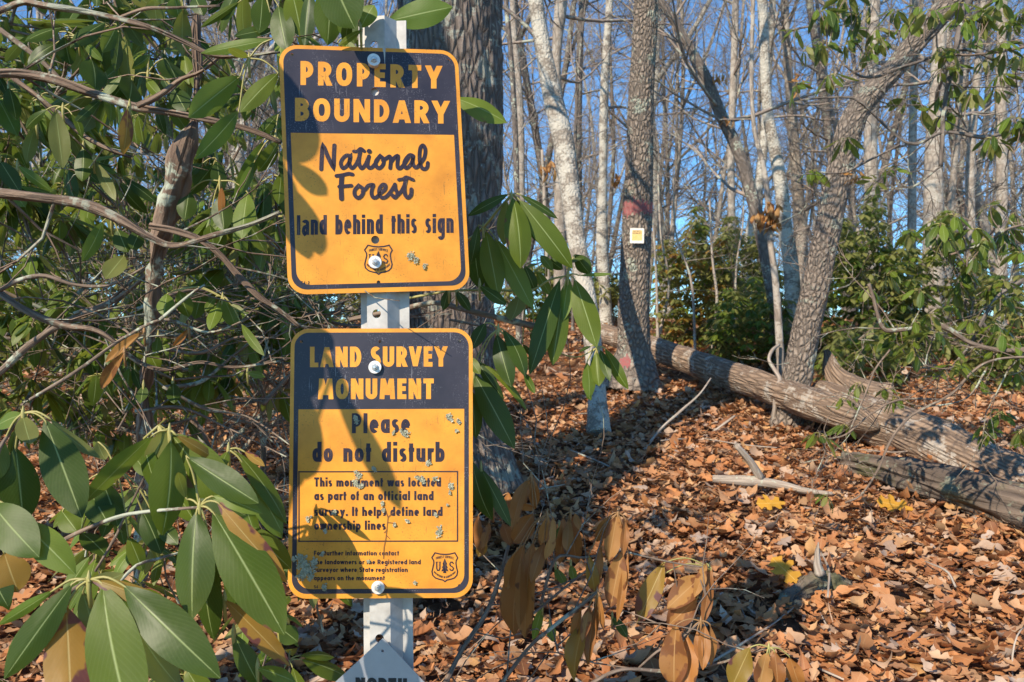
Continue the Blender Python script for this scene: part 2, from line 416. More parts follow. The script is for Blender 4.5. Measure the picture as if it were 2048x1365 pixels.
def litter():
    m, N, L, b = newmat('fallen_oak_leaf')
    geo = nd(N, "ShaderNodeNewGeometry"); tcn = nd(N, "ShaderNodeTexCoord")
    col = ramp(N, L, geo.outputs["Random Per Island"], [(0., (.14, .055, .025)), (.15, (.40, .155, .055)), (.40, (.60, .26, .095)), (.58, (.48, .25, .125)), (.70, (.62, .36, .18)), (.82, (.56, .45, .36)), (.92, (.72, .39, .14)), (1., (.38, .28, .22))])
    uv = nd(N, "ShaderNodeSeparateXYZ"); L.new(tcn.outputs["UV"], uv.inputs[0])
    ed = math_(N, L, 'ABSOLUTE', math_(N, L, 'SUBTRACT', uv.outputs[0], .5))
    rb = math_(N, L, 'MAXIMUM', math_(N, L, 'SUBTRACT', 1, math_(N, L, 'MULTIPLY', ed, 26)), 0)
    col = mixc(N, L, math_(N, L, 'MULTIPLY', noise(N, L, tcn.outputs["Object"], 45, 3), .5), col, (.17, .08, .04))
    col = mixc(N, L, math_(N, L, 'MULTIPLY', rb, .5), col, (.55, .35, .17))
    L.new(col, b.inputs["Base Color"]); b.inputs["Roughness"].default_value = .62; b.inputs["Specular IOR Level"].default_value = .35
    tr = nd(N, "ShaderNodeBsdfTranslucent"); L.new(col, tr.inputs[0])
    ms = nd(N, "ShaderNodeMixShader"); ms.inputs[0].default_value = .18
    L.new(b.outputs[0], ms.inputs[1]); L.new(tr.outputs[0], ms.inputs[2]); L.new(ms.outputs[0], N["Material Output"].inputs[0])
    M['litter'] = m
    # one leaf template: lobed outline, 3 x 8 grid
    nl, na = 11, 2
    def scatter(n, d0, d1, size, lift, nx=.80):
        d = np.sqrt(rng.random(n) * (d1 ** 2 - d0 ** 2) + d0 ** 2)
        x = (rng.random(n) * 2 - 1) * nx * d
        z = G(x, d)
        k = n
        L_ = size * np.clip(rng.lognormal(-.2, .52, k), .25, 2.1); W = L_ * np.where(rng.random(k) < .14, .07, rng.uniform(.5, .85, k))
        yaw = rng.random(k) * 2 * np.pi
        pit = rng.normal(0, .26, k); rol = rng.normal(0, .30, k)
        bend = rng.normal(.12, .16, k) * L_; cup = rng.normal(.15, .35, k); twist = rng.normal(0, .6, k)
        lob = rng.choice([2.0, 3.0, 3.5], k)
        t = np.linspace(0, 1, nl + 1); s = np.linspace(-1, 1, na + 1)
        tt, ss = np.meshgrid(t, s, indexing='ij'); tt = tt[None]; ss = ss[None]
        pr = (np.clip(tt, 0, 1) ** .7 * np.clip(1 - tt, 0, 1) ** .45) * 1.7
        pr = pr * (.36 + .64 * np.abs(np.cos(tt * np.pi * lob[:, None, None] + 0.4)))
        lx = (tt - .5) * L_[:, None, None]; ly = ss * pr * W[:, None, None] * .5
        lz = bend[:, None, None] * (tt - .5) ** 2 * 4 + cup[:, None, None] * np.abs(ss) * pr * W[:, None, None] * .5
        tw = twist[:, None, None] * (tt - .5)
        ly, lz = ly * np.cos(tw) - lz * np.sin(tw), ly * np.sin(tw) + lz * np.cos(tw)
        cr, sr = np.cos(rol)[:, None, None], np.sin(rol)[:, None, None]
        ly, lz = ly * cr - lz * sr, ly * sr + lz * cr
        cp, sp = np.cos(pit)[:, None, None], np.sin(pit)[:, None, None]
        lx, lz = lx * cp - lz * sp, lx * sp + lz * cp
        cy, sy = np.cos(yaw)[:, None, None], np.sin(yaw)[:, None, None]
        wx = lx * cy - ly * sy; wy = lx * sy + ly * cy
        up = (lift * rng.random(k) ** 1.5 + .012)[:, None, None]
        V = np.stack([x[:, None, None] + wx, d[:, None, None] + wy, z[:, None, None] + lz + up], -1).reshape(k, -1, 3)
        nv = V.shape[1]
        I = np.arange(nv).reshape(nl + 1, na + 1)
        q = np.stack([I[:-1, :-1], I[1:, :-1], I[1:, 1:], I[:-1, 1:]], -1).reshape(-1, 4)
        Q = (q[None] + (np.arange(k) * nv)[:, None, None]).reshape(-1, 4)
        uvs = np.tile(np.stack([np.broadcast_to(ss[0], tt[0].shape) * .5 + .5, tt[0] + 0 * ss[0]], -1).reshape(-1, 2), (k, 1))
        return V.reshape(-1, 3), Q, uvs
    mb = MB()
    for n, d0, d1, size, lift in ((17000, 1.0, 3.2, .054, .04), (46000, 3.0, 6.5, .056, .045), (48000, 6.3, 15.5, .076, .05)):
        v, q, u = scatter(n, d0, d1, size, lift); mb.add(v, q, None, 0, None, u)
    o = mb.build('leaf_litter', m)
    tag(o, 'orange brown oak leaf litter covering the forest floor', 'leaf litter', kind='stuff')
litter()

# ------------------------------------------------------------------ trees
def bark_disp(nth, ns, amp, seed):
    def f(th, s, r):
        a = th / (2 * np.pi) * nth
        w = vnoise(a * .5 + 7, s * ns * .7, seed + 5, None) * 1.4
        h1 = 1 - np.abs(2 * vnoise((a + 0 * w), s * ns + w, seed, nth) - 1)
        h2 = vnoise(a * 3, s * ns * 3.5, seed + 1, nth * 3)
        h3 = vnoise(th / (2 * np.pi) * 4, s * .9, seed + 2, 4) - .5
        return amp * (h1 ** .7 * 1.0 - .75) + amp * .5 * (h2 - .5) + r * .10 * h3
    return f

def grow(mb, p, d, L, r, lev, spread=.7, up=.25, n=3, kids=(3, 5), mat=0, wig=.16):
    """a bare branch with side branches"""
    p = np.asarray(p, float); d = unit(d)
    k = max(3, int(4 + lev)) if L > .25 else 3
    pts = [p]; dd = d.copy()
    for i in range(k):
        dd = unit(dd + rng.normal(0, wig, 3) + np.array([0, 0, up * .12]))
        pts.append(pts[-1] + dd * L / k)
    pts = np.array(pts)
    tube(mb, pts, np.linspace(r, r * .35, k + 1), n, mat=mat, cap=False)
    if lev <= 0: return
    c = rng.integers(kids[0], kids[1] + 1)
    for j in range(c):
        f = rng.uniform(.25, .98); i = min(int(f * k), k - 1)
        q = pts[i] + (pts[i + 1] - pts[i]) * (f * k - i)
        perp = unit(np.cross(unit(pts[i + 1] - pts[i]), rng.normal(0, 1, 3)))
        nd_ = unit(unit(pts[i + 1] - pts[i]) + perp * spread * rng.uniform(.6, 1.4) + np.array([0, 0, up * .4]))
        grow(mb, q, nd_, L * rng.uniform(.35, .65), max(r * (1 - .6 * f) * .6, .0016), lev - 1, spread, up, n, kids, mat, wig)

def trunk_tree(name, label, px, d, mat, crown=None, n=20, disp=None, step=.12, top=9.0, flare=1.5, group=None, cat='tree', keep=None, dz=None, fine='fine', base=True):
    """px: list of (x, y, width in photograph pixels) from bottom to top at distance d (or a list of distances)"""
    ds = [d] * len(px) if np.isscalar(d) else d
    pts = [P(x, y, q) for (x, y, w), q in zip(px, ds)]
    rad = [w / FPX * q / 2 for (x, y, w), q in zip(px, ds)]
    if base:
        b = pts[0].copy(); g = float(G(b[0], b[1])) - .06
        if pts[0][2] > g + .1:
            dirn = (pts[0] - pts[1]); dirn = dirn / max(abs(dirn[2]), 1e-6)
            bb = pts[0] + dirn * (pts[0][2] - g) * .6; bb[2] = g
            pts.insert(0, bb); rad.insert(0, rad[0])
        h = pts[0][2]
        e = pts[0] + (pts[1] - pts[0]) * min(1, .22 / max(np.linalg.norm(pts[1] - pts[0]), .01)) if np.linalg.norm(pts[1] - pts[0]) > .3 else None
        rad[0] *= flare
        if e is not None: pts.insert(1, e); rad.insert(1, rad[1] * 1.08)
    if top and pts[-1][2] < top:
        dirn = unit(pts[-1] - pts[-2]); dirn = unit(dirn + np.array([0, 0, .6]))
        Lh = (top - pts[-1][2]) / max(dirn[2], .3)
        pts.append(pts[-1] + dirn * Lh * .5); rad.append(rad[-1] * .75)
        pts.append(pts[-1] + unit(dirn + np.array([.1, 0, .3])) * Lh * .5); rad.append(rad[-1] * .35)
    root = empty(name, pts[0], label, cat, group)
    mb = MB(); tube(mb, pts, rad, n, step, disp, keep=keep)
    mb.build('trunk', M[mat], root)
    if crown:
        cb = MB(); PP, RR = resample(pts, rad, .15)
        zmin, cnt, Lc, lev = crown
        idx = [i for i in range(len(PP)) if PP[i][2] > zmin]
        for j in range(cnt):
            i = idx[int(rng.random() * len(idx))]
            dr = unit(np.array([rng.normal(), rng.normal(), rng.uniform(-.1, .8)]))
            grow(cb, PP[i], dr, Lc * rng.uniform(.5, 1.2), min(RR[i] * .35, .03), lev, n=4, kids=(3, 5))
        cb.build('crown', M[fine], root)
    return root

keepT2 = {}
trunk_tree('oak_tree', 'thick dark furrowed oak trunk standing right behind the two yellow signs',
           [(925, 985, 205), (905, 820, 185), (896, 640, 178), (903, 300, 200), (897, 0, 214), (890, -400, 220)], 3.5, 'oak', (3.6, 14, 1.6, 2), n=120, disp=bark_disp(38, 9, .017, 11), step=.014, top=7.5, flare=1.25)
T2 = trunk_tree('painted_oak_tree', 'straight trunk with a red paint band and a small white tag',
           [(1262, 778, 84), (1268, 700, 66), (1267, 640, 62), (1269, 560, 60), (1275, 430, 59), (1279, 300, 53), (1281, 200, 51), (1287, 100, 48), (1292, 0, 47), (1294, -200, 46)], 6.1, 'plated', (3.9, 14, 1.6, 2), n=96, disp=bark_disp(22, 9, .013, 23), step=.014, top=9, flare=1.55, keep=keepT2)

def paint_patch(name, zc, zh, thc, thw, seed):
    V = keepT2['V']; m, n, _ = V.shape
    c = keepT2['pts'][:, None]; out = V + (V - c) / np.linalg.norm(V - c, axis=-1, keepdims=True) * .0012
    ctr = V.mean(1)
    z = V[..., 2]; ang = np.arctan2(V[..., 0] - ctr[:, None, 0], -(V[..., 1] - ctr[:, None, 1]))
    nz = (vnoise(ang * 7 + 30, z * 12, seed) - .5) * .35 + (vnoise(ang * 34 + 30, z * 34, seed + 3) - .5)
    e = np.maximum(np.abs(z - zc) / zh, np.abs(ang - thc) / thw) if thw > 1 else np.sqrt(((z - zc) / zh) ** 2 + ((ang - thc) / thw) ** 2)
    inside = e + nz * 1.25 < (.98 if thw > 1 else .9)
    I = np.arange(m * n).reshape(m, n); J = np.roll(I, -1, 1)
    q = np.stack([I[:-1], J[:-1], J[1:], I[1:]], -1).reshape(-1, 4)
    ok = inside.reshape(-1)[q].sum(1) >= 3
    q = q[ok]; u, inv = np.unique(q, return_inverse=True)
    mb = MB(); mb.add(out.reshape(-1, 3)[u], inv.reshape(-1, 4), bk=keepT2['bk'].reshape(-1, 3)[u])
    o = mb.build(name, M['redpaint'], T2); o.parent = T2.children[0]
paint_patch('paint_band', P(0, 419, 6.1)[2], 15 / FPX * 6.1, 0, 1.9, 5)
paint_patch('paint_blaze', P(0, 722, 6.1)[2], 20 / FPX * 6.1, -.42, .26, 8)

trunk_tree('pale_leaning_tree', 'white lichen-covered leaning trunk beside the thick oak',
           [(1198, 872, 42), (1194, 775, 34), (1178, 620, 36), (1152, 470, 36), (1129, 297, 43), (1106, 198, 41), (1086, 99, 33), (1071, 0, 31), (1060, -150, 30)], [4.6, 4.8, 5.1, 5.4, 5.65, 5.8, 5.9, 6.0, 6.1], 'pale', (3.0, 10, 1.2, 2), n=40, disp=bark_disp(12, 5, .004, 3), step=.03, top=7, flare=1.2)
trunk_tree('bare_tree', 'mottled grey trunk forking high between the white leaning tree and the painted tree',
           [(1210, 590, 24), (1204, 480, 24), (1206, 330, 16), (1208, 200, 18), (1213, 99, 16), (1219, 0, 15), (1222, -200, 14)], 11, 'pale', (3.4, 14, 2, 3), n=16, top=13)
trunk_tree('bare_tree', 'brown grey trunk rising close behind the white leaning tree',
           [(1120, 590, 26), (1119, 300, 22), (1113, 150, 18), (1115, 80, 20), (1122, 0, 26), (1126, -200, 24)], 9, 'grey', (4, 12, 2, 3), n=16, top=12)
trunk_tree('dark_slim_tree', 'thin dark trunk just right of the thick oak',
           [(1037, 600, 12), (1034, 400, 11), (1030, 250, 11), (1021, 100, 10), (1012, 0, 10), (1005, -200, 9)], 8, 'darkbark', (3, 10, 1.5, 2), n=12, top=9)
trunk_tree('bare_tree', 'pale slender trunk between the thick oak and the white leaning tree',
           [(1043, 600, 14), (1043, 380, 14), (1041, 230, 14), (1036, 150, 13), (1028, 60, 12), (1022, -100, 12)], 11, 'grey', (3.5, 12, 2, 3), n=12, top=12)
trunk_tree('dark_slim_tree', 'very thin dark sapling against blue sky left of the mottled trunk',
           [(1146, 590, 6), (1148, 420, 6), (1150, 300, 6), (1155, 180, 6), (1162, 90, 5), (1172, 0, 4)], 10, 'darkbark', (3, 12, 1.4, 2), n=8, top=6)
T9 = trunk_tree('dark_curved_tree', 'dark trunk curving up to the left across the sky',
           [(1560, 700, 26), (1548, 600, 27), (1527, 490, 26), (1502, 385, 25), (1475, 300, 24), (1442, 230, 24), (1412, 155, 21), (1382, 100, 19), (1350, 45, 17), (1320, 0, 17), (1290, -60, 15)], 7.2, 'darkbark', (2.3, 12, 1.6, 2), n=24, step=.06, top=5)
SAP = trunk_tree('sapling', 'slender grey sapling with a bunch of dry tan leaves',
           [(1562, 790, 17), (1561, 734, 15), (1557, 646, 15), (1551, 563, 13), (1540, 475, 12), (1534, 380, 11), (1524, 320, 10), (1508, 255, 9), (1503, 150, 8), (1506, 0, 8)], 5.35, 'grey', (2.0, 5, .8, 1), n=16, step=.06, top=5.0, flare=1.15)
trunk_tree('bare_tree', 'pale blotched trunk behind the slender sapling',
           [(1590, 700, 33), (1586, 608, 32), (1582, 532, 30), (1569, 450, 28), (1563, 379, 26), (1549, 297, 24), (1536, 231, 21), (1530, 132, 20), (1525, 0, 20), (1521, -200, 19)], 7.6, 'pale', (3.4, 12, 1.8, 3), n=20, top=11)
trunk_tree('leaning_tree', 'stout rough-barked tree leaning right behind the fallen log',
           [(1570, 862, 56), (1585, 790, 58), (1597, 742, 58), (1611, 665, 54), (1628, 589, 52), (1648, 494, 49), (1664, 418, 49), (1672, 379, 52), (1686, 313, 52), (1698, 264, 52), (1716, 222, 48), (1752, 176, 46), (1792, 134, 42), (1832, 82, 44), (1880, 28, 44), (1940, -60, 40)], 4.95, 'plated', (3.2, 9, 1.4, 2), n=72, disp=bark_disp(18, 8, .010, 41), step=.018, top=6, flare=1.2)
trunk_tree('bare_tree', 'broad pale trunk standing behind the right evergreen shrub',
           [(1866, 620, 42), (1867, 500, 40), (1867, 400, 37), (1868, 300, 34), (1873, 200, 28), (1878, 100, 25), (1884, 0, 22), (1888, -200, 20)], 9.5, 'grey', (3.8, 14, 2, 3), n=20, top=12)
trunk_tree('bare_tree', 'grey trunk crossing behind the upper leaning tree',
           [(1745, 600, 26), (1743, 400, 26), (1741, 250, 25), (1744, 100, 25), (1748, 0, 24), (1750, -200, 22)], 10, 'grey', (4, 14, 2, 3), n=16, top=13)
trunk_tree('bare_tree', 'straight pale trunk between the dark curved tree and the sapling',
           [(1465, 600, 17), (1463, 420, 15), (1462, 300, 14), (1466, 180, 14), (1470, 60, 14), (1472, -100, 13)], 10.5, 'grey', (3.6, 14, 2, 3), n=14, top=12)
trunk_tree('bare_tree', 'slim pale trunk right of the upper leaning tree',
           [(1822, 620, 18), (1824, 400, 16), (1826, 231, 15), (1830, 100, 14), (1832, -100, 13)], 12, 'grey', (4, 14, 2, 3), n=12, top=13)
trunk_tree('bare_tree', 'grey trunk near the right edge behind the leafy twigs',
           [(1944, 620, 22), (1940, 363, 17), (1950, 200, 15), (1962, 60, 14), (1970, -100, 13)], 11, 'grey', (4, 14, 2, 3), n=12, top=13)
trunk_tree('bare_tree', 'grey trunk at the right edge of the wood',
           [(2000, 640, 24), (2004, 400, 22), (2002, 200, 20), (2006, 0, 18), (2010, -100, 18)], 10, 'grey', (4, 14, 2, 3), n=12, top=13)
trunk_tree('bare_tree', 'pale trunk seen through the leaves at upper left',
           [(262, 620, 26), (262, 300, 22), (255, 90, 20), (264, 0, 18), (268, -100, 17)], 8, 'grey', (3, 14, 2, 3), n=12, top=11)
shade = empty('leaning_tree', (-2.45, 2.0, float(G(-2.45, 2.0)) - .05), 'crooked trunk beyond the left frame edge shading the painted tree', 'tree')
mb = MB(); tube(mb, [(-2.5, 2, .15), (-2.48, 2, 2.5), (-2.44, 2, 3.5), (-2.34, 2, 4.3), (-2.46, 2, 4.9), (-2.9, 2, 6)], [.13, .11, .10, .10, .095, .05], 24, .05, bark_disp(14, 5, .008, 77)); mb.build('trunk', M['oak'], shade)

shade = empty('leaning_tree', (-1.9, .40, float(G(-1.9, .4)) - .05), 'unseen stout trunk added beyond the left frame edge to throw the broad shadow over the litter', 'tree')  # unseen trunk added and bent only to cast the broad litter shadow
mb = MB(); tube(mb, [(-1.8, .33, .0), (-1.85, .40, 1.5), (-1.95, .58, 3.4), (-2.12, .82, 4.2), (-2.04, 1.3, 4.9), (-1.8, 1.5, 5.2)], [.16, .14, .125, .12, .11, .05], 24, .05, bark_disp(14, 5, .008, 78)); mb.build('trunk', M['oak'], shade)
# saplings in the gap
for x0, y0, x1, y1, x2, y2, w, d, lb in ((1315, 660, 1312, 540, 1305, 430, 5, 8.5, 'thin straight sapling close right of the painted trunk'), (1322, 655, 1338, 570, 1322, 470, 6, 8.7, 'forked thin brown sapling in front of the green thicket'),
                                  (1390, 690, 1382, 560, 1352, 470, 5, 8, 'bent pale sapling leaning left before the green thicket'), (1425, 700, 1434, 600, 1425, 520, 6, 8, 'short pale dead sapling in the green thicket'),
                                  (1470, 620, 1473, 530, 1487, 430, 4, 8.4, 'thin pale sapling leaning right before the green thicket'), (1100, 640, 1096, 560, 1090, 420, 9, 9, 'dark slim sapling behind the drooping green leaves')):
    trunk_tree('sapling', lb, [(x0, y0, w + 1), (x1, y1, w), (x2, y2, w - 1), (x2 - 6, y2 - 120, w * .6)], d, 'stick', (1.6, 9, .8, 1), n=7, top=None)

# far wood: six bare trees, copied
protos = []
def proto(k):
    H = rng.uniform(11, 15)
    pts = [np.array([0, 0, -.4])]; dr = np.array([rng.normal(0, .05), rng.normal(0, .05), 1.])
    for i in range(7):
        dr = unit(dr + np.array([rng.normal(0, .06), rng.normal(0, .06), .25])); pts.append(pts[-1] + dr * H / 7)
    r = rng.uniform(.05, .125)
    rad = np.linspace(r, r * .2, 8); rad[0] *= 1.3
    root = empty('bare_tree', (0, 0, 0), 'slim bare grey tree in the crowded far wood beyond the ridge', 'tree', 'bare trees in the far wood')
    mb = MB(); tube(mb, pts, rad, 10, .3)
    for j in range(1 if k % 2 else 2):
        i = rng.integers(2, 4); dd = unit(np.array([rng.normal(), rng.normal(), 2.2]))
        tube(mb, [pts[i], pts[i] + dd * 1.5, pts[i] + dd * 3 + np.array([0, 0, .6]), pts[i] + dd * 5 + np.array([0, 0, 1.8])], [rad[i] * .7, rad[i] * .6, rad[i] * .5, rad[i] * .2], 8, .3)
    mb.build('trunk', M[('grey', 'darkbark', 'grey', 'pale', 'darkbark', 'grey')[k]], root)
    cb = MB(); PP, RR = resample(pts, rad, .2)
    for j in range(28):
        i = int(len(PP) * rng.uniform(.12, .98))
        grow(cb, PP[i], np.array([rng.normal(), rng.normal(), rng.uniform(0, .9)]), rng.uniform(1.0, 2.8) * (1.1 - .5 * i / len(PP)), min(RR[i] * .35, .03), 3, n=3, kids=(4, 6), spread=.75)
    cb.build('crown', M['fine'], root)
    return root
for k in range(6): protos.append(proto(k))
NF = 140
for j in range(NF):
    src = protos[j % 6]
    if j < 6: r = src
    else:
        r = src.copy(); COL.objects.link(r)
        for ch in src.children:
            c = ch.copy(); COL.objects.link(c); c.parent = r
    d = 13.5 + 34 * ((j + .5) / NF) ** 1.25
    x = (rng.random() * 2 - 1) * .70 * d
    if rng.random() < .35: x = abs(x)
    r.location = (x, d, float(G(x, d)))
    r.rotation_euler = (rng.normal(0, .07), rng.normal(0, .07), rng.random() * 6.28)
    s = rng.uniform(.8, 1.25); r.scale = (s, s, s)

# ------------------------------------------------------------------ fallen logs, sticks
def log(name, label, px, ds, mat, n=48, amp=.012, cat='log', seed=1, step=.02, ns=3.2):
    pts = [P(x, y, d) for (x, y, w), d in zip(px, ds)]; rad = [w / FPX * d / 2 for (x, y, w), d in zip(px, ds)]
    root = pts[0]
    mb = MB()
    tube(mb, pts, rad, n, step, bark_disp(9, ns, amp, seed))
    o = mb.build(name, M[mat], loc=root)
    return tag(o, label, cat)
log('fallen_log', 'long bare weathered log lying behind the painted tree and the sapling',
    [(1205, 667, 40), (1305, 697, 48), (1400, 731, 53), (1500, 765, 57), (1600, 799, 61), (1680, 827, 62), (1712, 838, 56), (1745, 852, 30), (1756, 858, 6)], [7.6, 6.9, 6.1, 5.35, 4.75, 4.45, 4.4, 4.34, 4.3], 'log', amp=.012, seed=4)
log('fallen_log', 'broad grey log in leaf shade at the right edge',
    [(1640, 790, 60), (1740, 838, 92), (1850, 880, 104), (1950, 930, 112), (2070, 985, 120), (2200, 1040, 126)], [5.0, 4.55, 4.2, 3.95, 3.7, 3.5], 'log', amp=.02, seed=9)
log('rotten_log', 'dark mossy rotten log half sunk in the leaves at right',
    [(1690, 925, 40), (1780, 942, 62), (1900, 975, 80), (2030, 1015, 92), (2200, 1060, 90)], [4.0, 3.65, 3.35, 3.1, 2.85], 'rot', amp=.03, seed=15)
log('broken_stump', 'splintered grey root stump behind the fallen log',
    [(1780, 800, 70), (1730, 790, 62), (1688, 770, 54), (1664, 740, 34), (1656, 712, 16), (1652, 700, 6)], [4.9, 4.95, 5.0, 5.05, 5.1, 5.1], 'log', amp=.02, seed=21, cat='stump')
log('rotten_stump', 'weathered grey stump fragment with a broken prong among the brown leaves',
    [(1700, 1178, 22), (1668, 1168, 36), (1635, 1166, 40), (1600, 1182, 38), (1572, 1208, 34), (1548, 1240, 12)], [2.57, 2.55, 2.53, 2.48, 2.43, 2.39], 'rot', ns=26, step=.006, amp=.024, seed=31, cat='stump', n=32)
log('broken_prong', 'short pale splintered prong standing up from the weathered stump fragment',
    [(1640, 1150, 22), (1634, 1125, 15), (1635, 1100, 9), (1637, 1085, 2)], [2.5, 2.5, 2.49, 2.48], 'stick', ns=40, amp=.004, seed=33, cat='stick', n=12, step=.01)
log('fallen_branch', 'pale bleached branch lying on the leaves below the log',
    [(1425, 958, 14), (1490, 962, 22), (1560, 970, 18), (1610, 982, 13), (1665, 988, 7)], [3.56, 3.53, 3.50, 3.46, 3.42], 'stick', amp=.003, seed=35, cat='branch', n=14)
log('fallen_branch', 'short pale stub leaning up from the bleached branch',
    [(1522, 958, 17), (1502, 925, 15), (1472, 890, 12)], [3.52, 3.50, 3.47], 'stick', amp=.003, seed=36, cat='branch', n=12)
def stick(name, label, px, d, mat='stick', cat='stick', group=None):
    ds = [d] * len(px) if np.isscalar(d) else d
    pts = [P(x, y, q) for (x, y, w), q in zip(px, ds)]; mb = MB()
    tube(mb, pts, [w / FPX * q / 2 for (x, y, w), q in zip(px, ds)], 7, .03)
    o = mb.build(name, M[mat], loc=pts[0]); return tag(o, label, cat, group)
stick('crooked_vine', 'bent bare vine looping over the fallen log beside the sapling',
      [(1545, 855, 8), (1550, 810, 9), (1552, 775, 9), (1560, 760, 8), (1548, 738, 8), (1538, 720, 7), (1544, 702, 7), (1558, 690, 6)], [4.95, 4.9, 4.88, 4.9, 4.98, 5.1, 5.2, 5.3], cat='vine')
stick('curved_twig', 'long arched bare twig rising from the shaded leaves toward the log',
      [(1278, 915, 6), (1300, 885, 6), (1325, 855, 5), (1362, 822, 5), (1398, 790, 4), (1422, 757, 3)], [4.3, 4.35, 4.4, 4.45, 4.5, 4.6], cat='twig')
stick('bare_twig', 'short dark twig on the leaves left of the leaning tree base', [(1425, 865, 4), (1452, 845, 5), (1470, 832, 4)], 4.6, cat='twig')
stick('bare_twig', 'grey twig lying across the oak shadow', [(1140, 900, 3), (1200, 925, 4), (1255, 950, 3)], [4.0, 3.9, 3.8], cat='twig')
stick('bare_twig', 'pale twig sloping down to the bottom edge below the stump fragment', [(1640, 1225, 3), (1665, 1275, 4), (1695, 1330, 4), (1710, 1370, 4)], [2.4, 2.25, 2.1, 2.0], cat='twig')
stick('bare_twig', 'long thin twig slanting from the wilted leaves toward the stump', [(1415, 1330, 6), (1480, 1290, 5), (1550, 1245, 4), (1600, 1205, 3)], [2.05, 2.15, 2.3, 2.45], cat='twig')
stick('bare_twig', 'thin pale twig beside the long slanting one at lower right', [(1475, 1195, 2), (1505, 1260, 3), (1580, 1310, 4), (1700, 1365, 5)], [2.45, 2.3, 2.15, 2.0], cat='twig')
stick('bare_twig', 'upright pale twig at the lower right corner', [(2025, 1370, 4), (2025, 1310, 4), (2035, 1270, 3), (2048, 1255, 2)], [2.1, 2.1, 2.12, 2.15], cat='twig')
for i in range(26):
    d = rng.uniform(1.9, 8); x = rng.uniform(-.05, .62) * d; a = rng.random() * 3.14; L_ = rng.uniform(.12, .4)
    z = [float(G(x + math.cos(a) * L_ * f, d + math.sin(a) * L_ * f)) + .06 + .02 * rng.random() for f in (-.5, 0, .5)]
    mb = MB(); tube(mb, [[x + math.cos(a) * L_ * f + rng.normal(0, .012), d + math.sin(a) * L_ * f, zz] for f, zz in zip((-.5, 0, .5), z)], [.003, .0045, .002], 5, .03)
    tag(mb.build('fallen_twig', M['stick'], loc=(x, d, z[1])), 'small loose dead twig scattered among the fallen leaves', 'twig', 'loose twigs on the leaf litter')

# bright yellow oak leaves
def oak_leaf(px, py, d, L_, yaw, label):
    c = P(px, py, d); c[2] = float(G(c[0], c[1])) + .075
    out = [(0, -.5), (.05, -.45), (.06, -.3), (.2, -.32), (.26, -.2), (.12, -.12), (.1, 0), (.30, .04), (.40, .16), (.28, .2), (.14, .16), (.12, .26), (.24, .38), (.12, .42), (0, .5)]
    pts = out + [(-x, y) for x, y in out[-2:0:-1]]
    mb = MB(); v = []
    for x, y in pts:
        X = x * math.cos(yaw) - y * math.sin(yaw); Y = x * math.sin(yaw) + y * math.cos(yaw)
        v.append(c + L_ * np.array([X, Y * .8, Y * .55 + .25 * x * x + .04 * math.sin(9 * x)]))
    n = len(v); sp = [c + L_ * np.array([-y * math.sin(yaw), y * math.cos(yaw) * .8, y * math.cos(yaw) * .55]) for y in np.linspace(-.5, .5, 15)]
    V = np.array(v + sp); t = []; q = []
    for i in range(14):
        q.append([i, i + 1, n + i + 1, n + i])
        r0 = (n - i) % n; r1 = (n - i - 1) % n
        q.append([r1, r0, n + i, n + i + 1])
    uv = [(1 if x > .01 else (0 if x < -.01 else .5), y + .5) for x, y in pts] + [(.5, 0)] * 15
    mb.add(V, q, uv=uv)
    o = mb.build('oak_leaf', M['goldleaf'], loc=c); tag(o, label, 'leaf')
M['goldleaf'] = leafmat('golden_oak_leaf', (.66, .33, .04), (.72, .38, .05), (.6, .32, .06), spot=(.3, .12, .03), spots=.2, rib=(.75, .5, .15), rough=.5)
oak_leaf(1572, 1165, 2.55, .13, .5, 'bright golden lobed oak leaf beside the stump fragment')
oak_leaf(1542, 1042, 3.2, .12, 1.6, 'golden oak leaf on the litter above the stump fragment')
oak_leaf(1790, 1052, 3.2, .14, 1.2, 'tan golden oak leaf right of the drooping twig')

# ------------------------------------------------------------------ sign post and signs
def frame_from(r1, r2, c):
    r1 = np.array(r1, float); r2 = np.array(r2, float)
    X = unit(np.array([r1[0], r1[2], -r1[1]])); Yd = np.array([r2[0], r2[2], -r2[1]])
    Yd = unit(Yd - X * X.dot(Yd)); Y = -Yd; Z = np.cross(X, Y)      # X right, Y up, Z toward the viewer
    return X, Y, Z, np.array([c[0], c[2], EYE - c[1]])

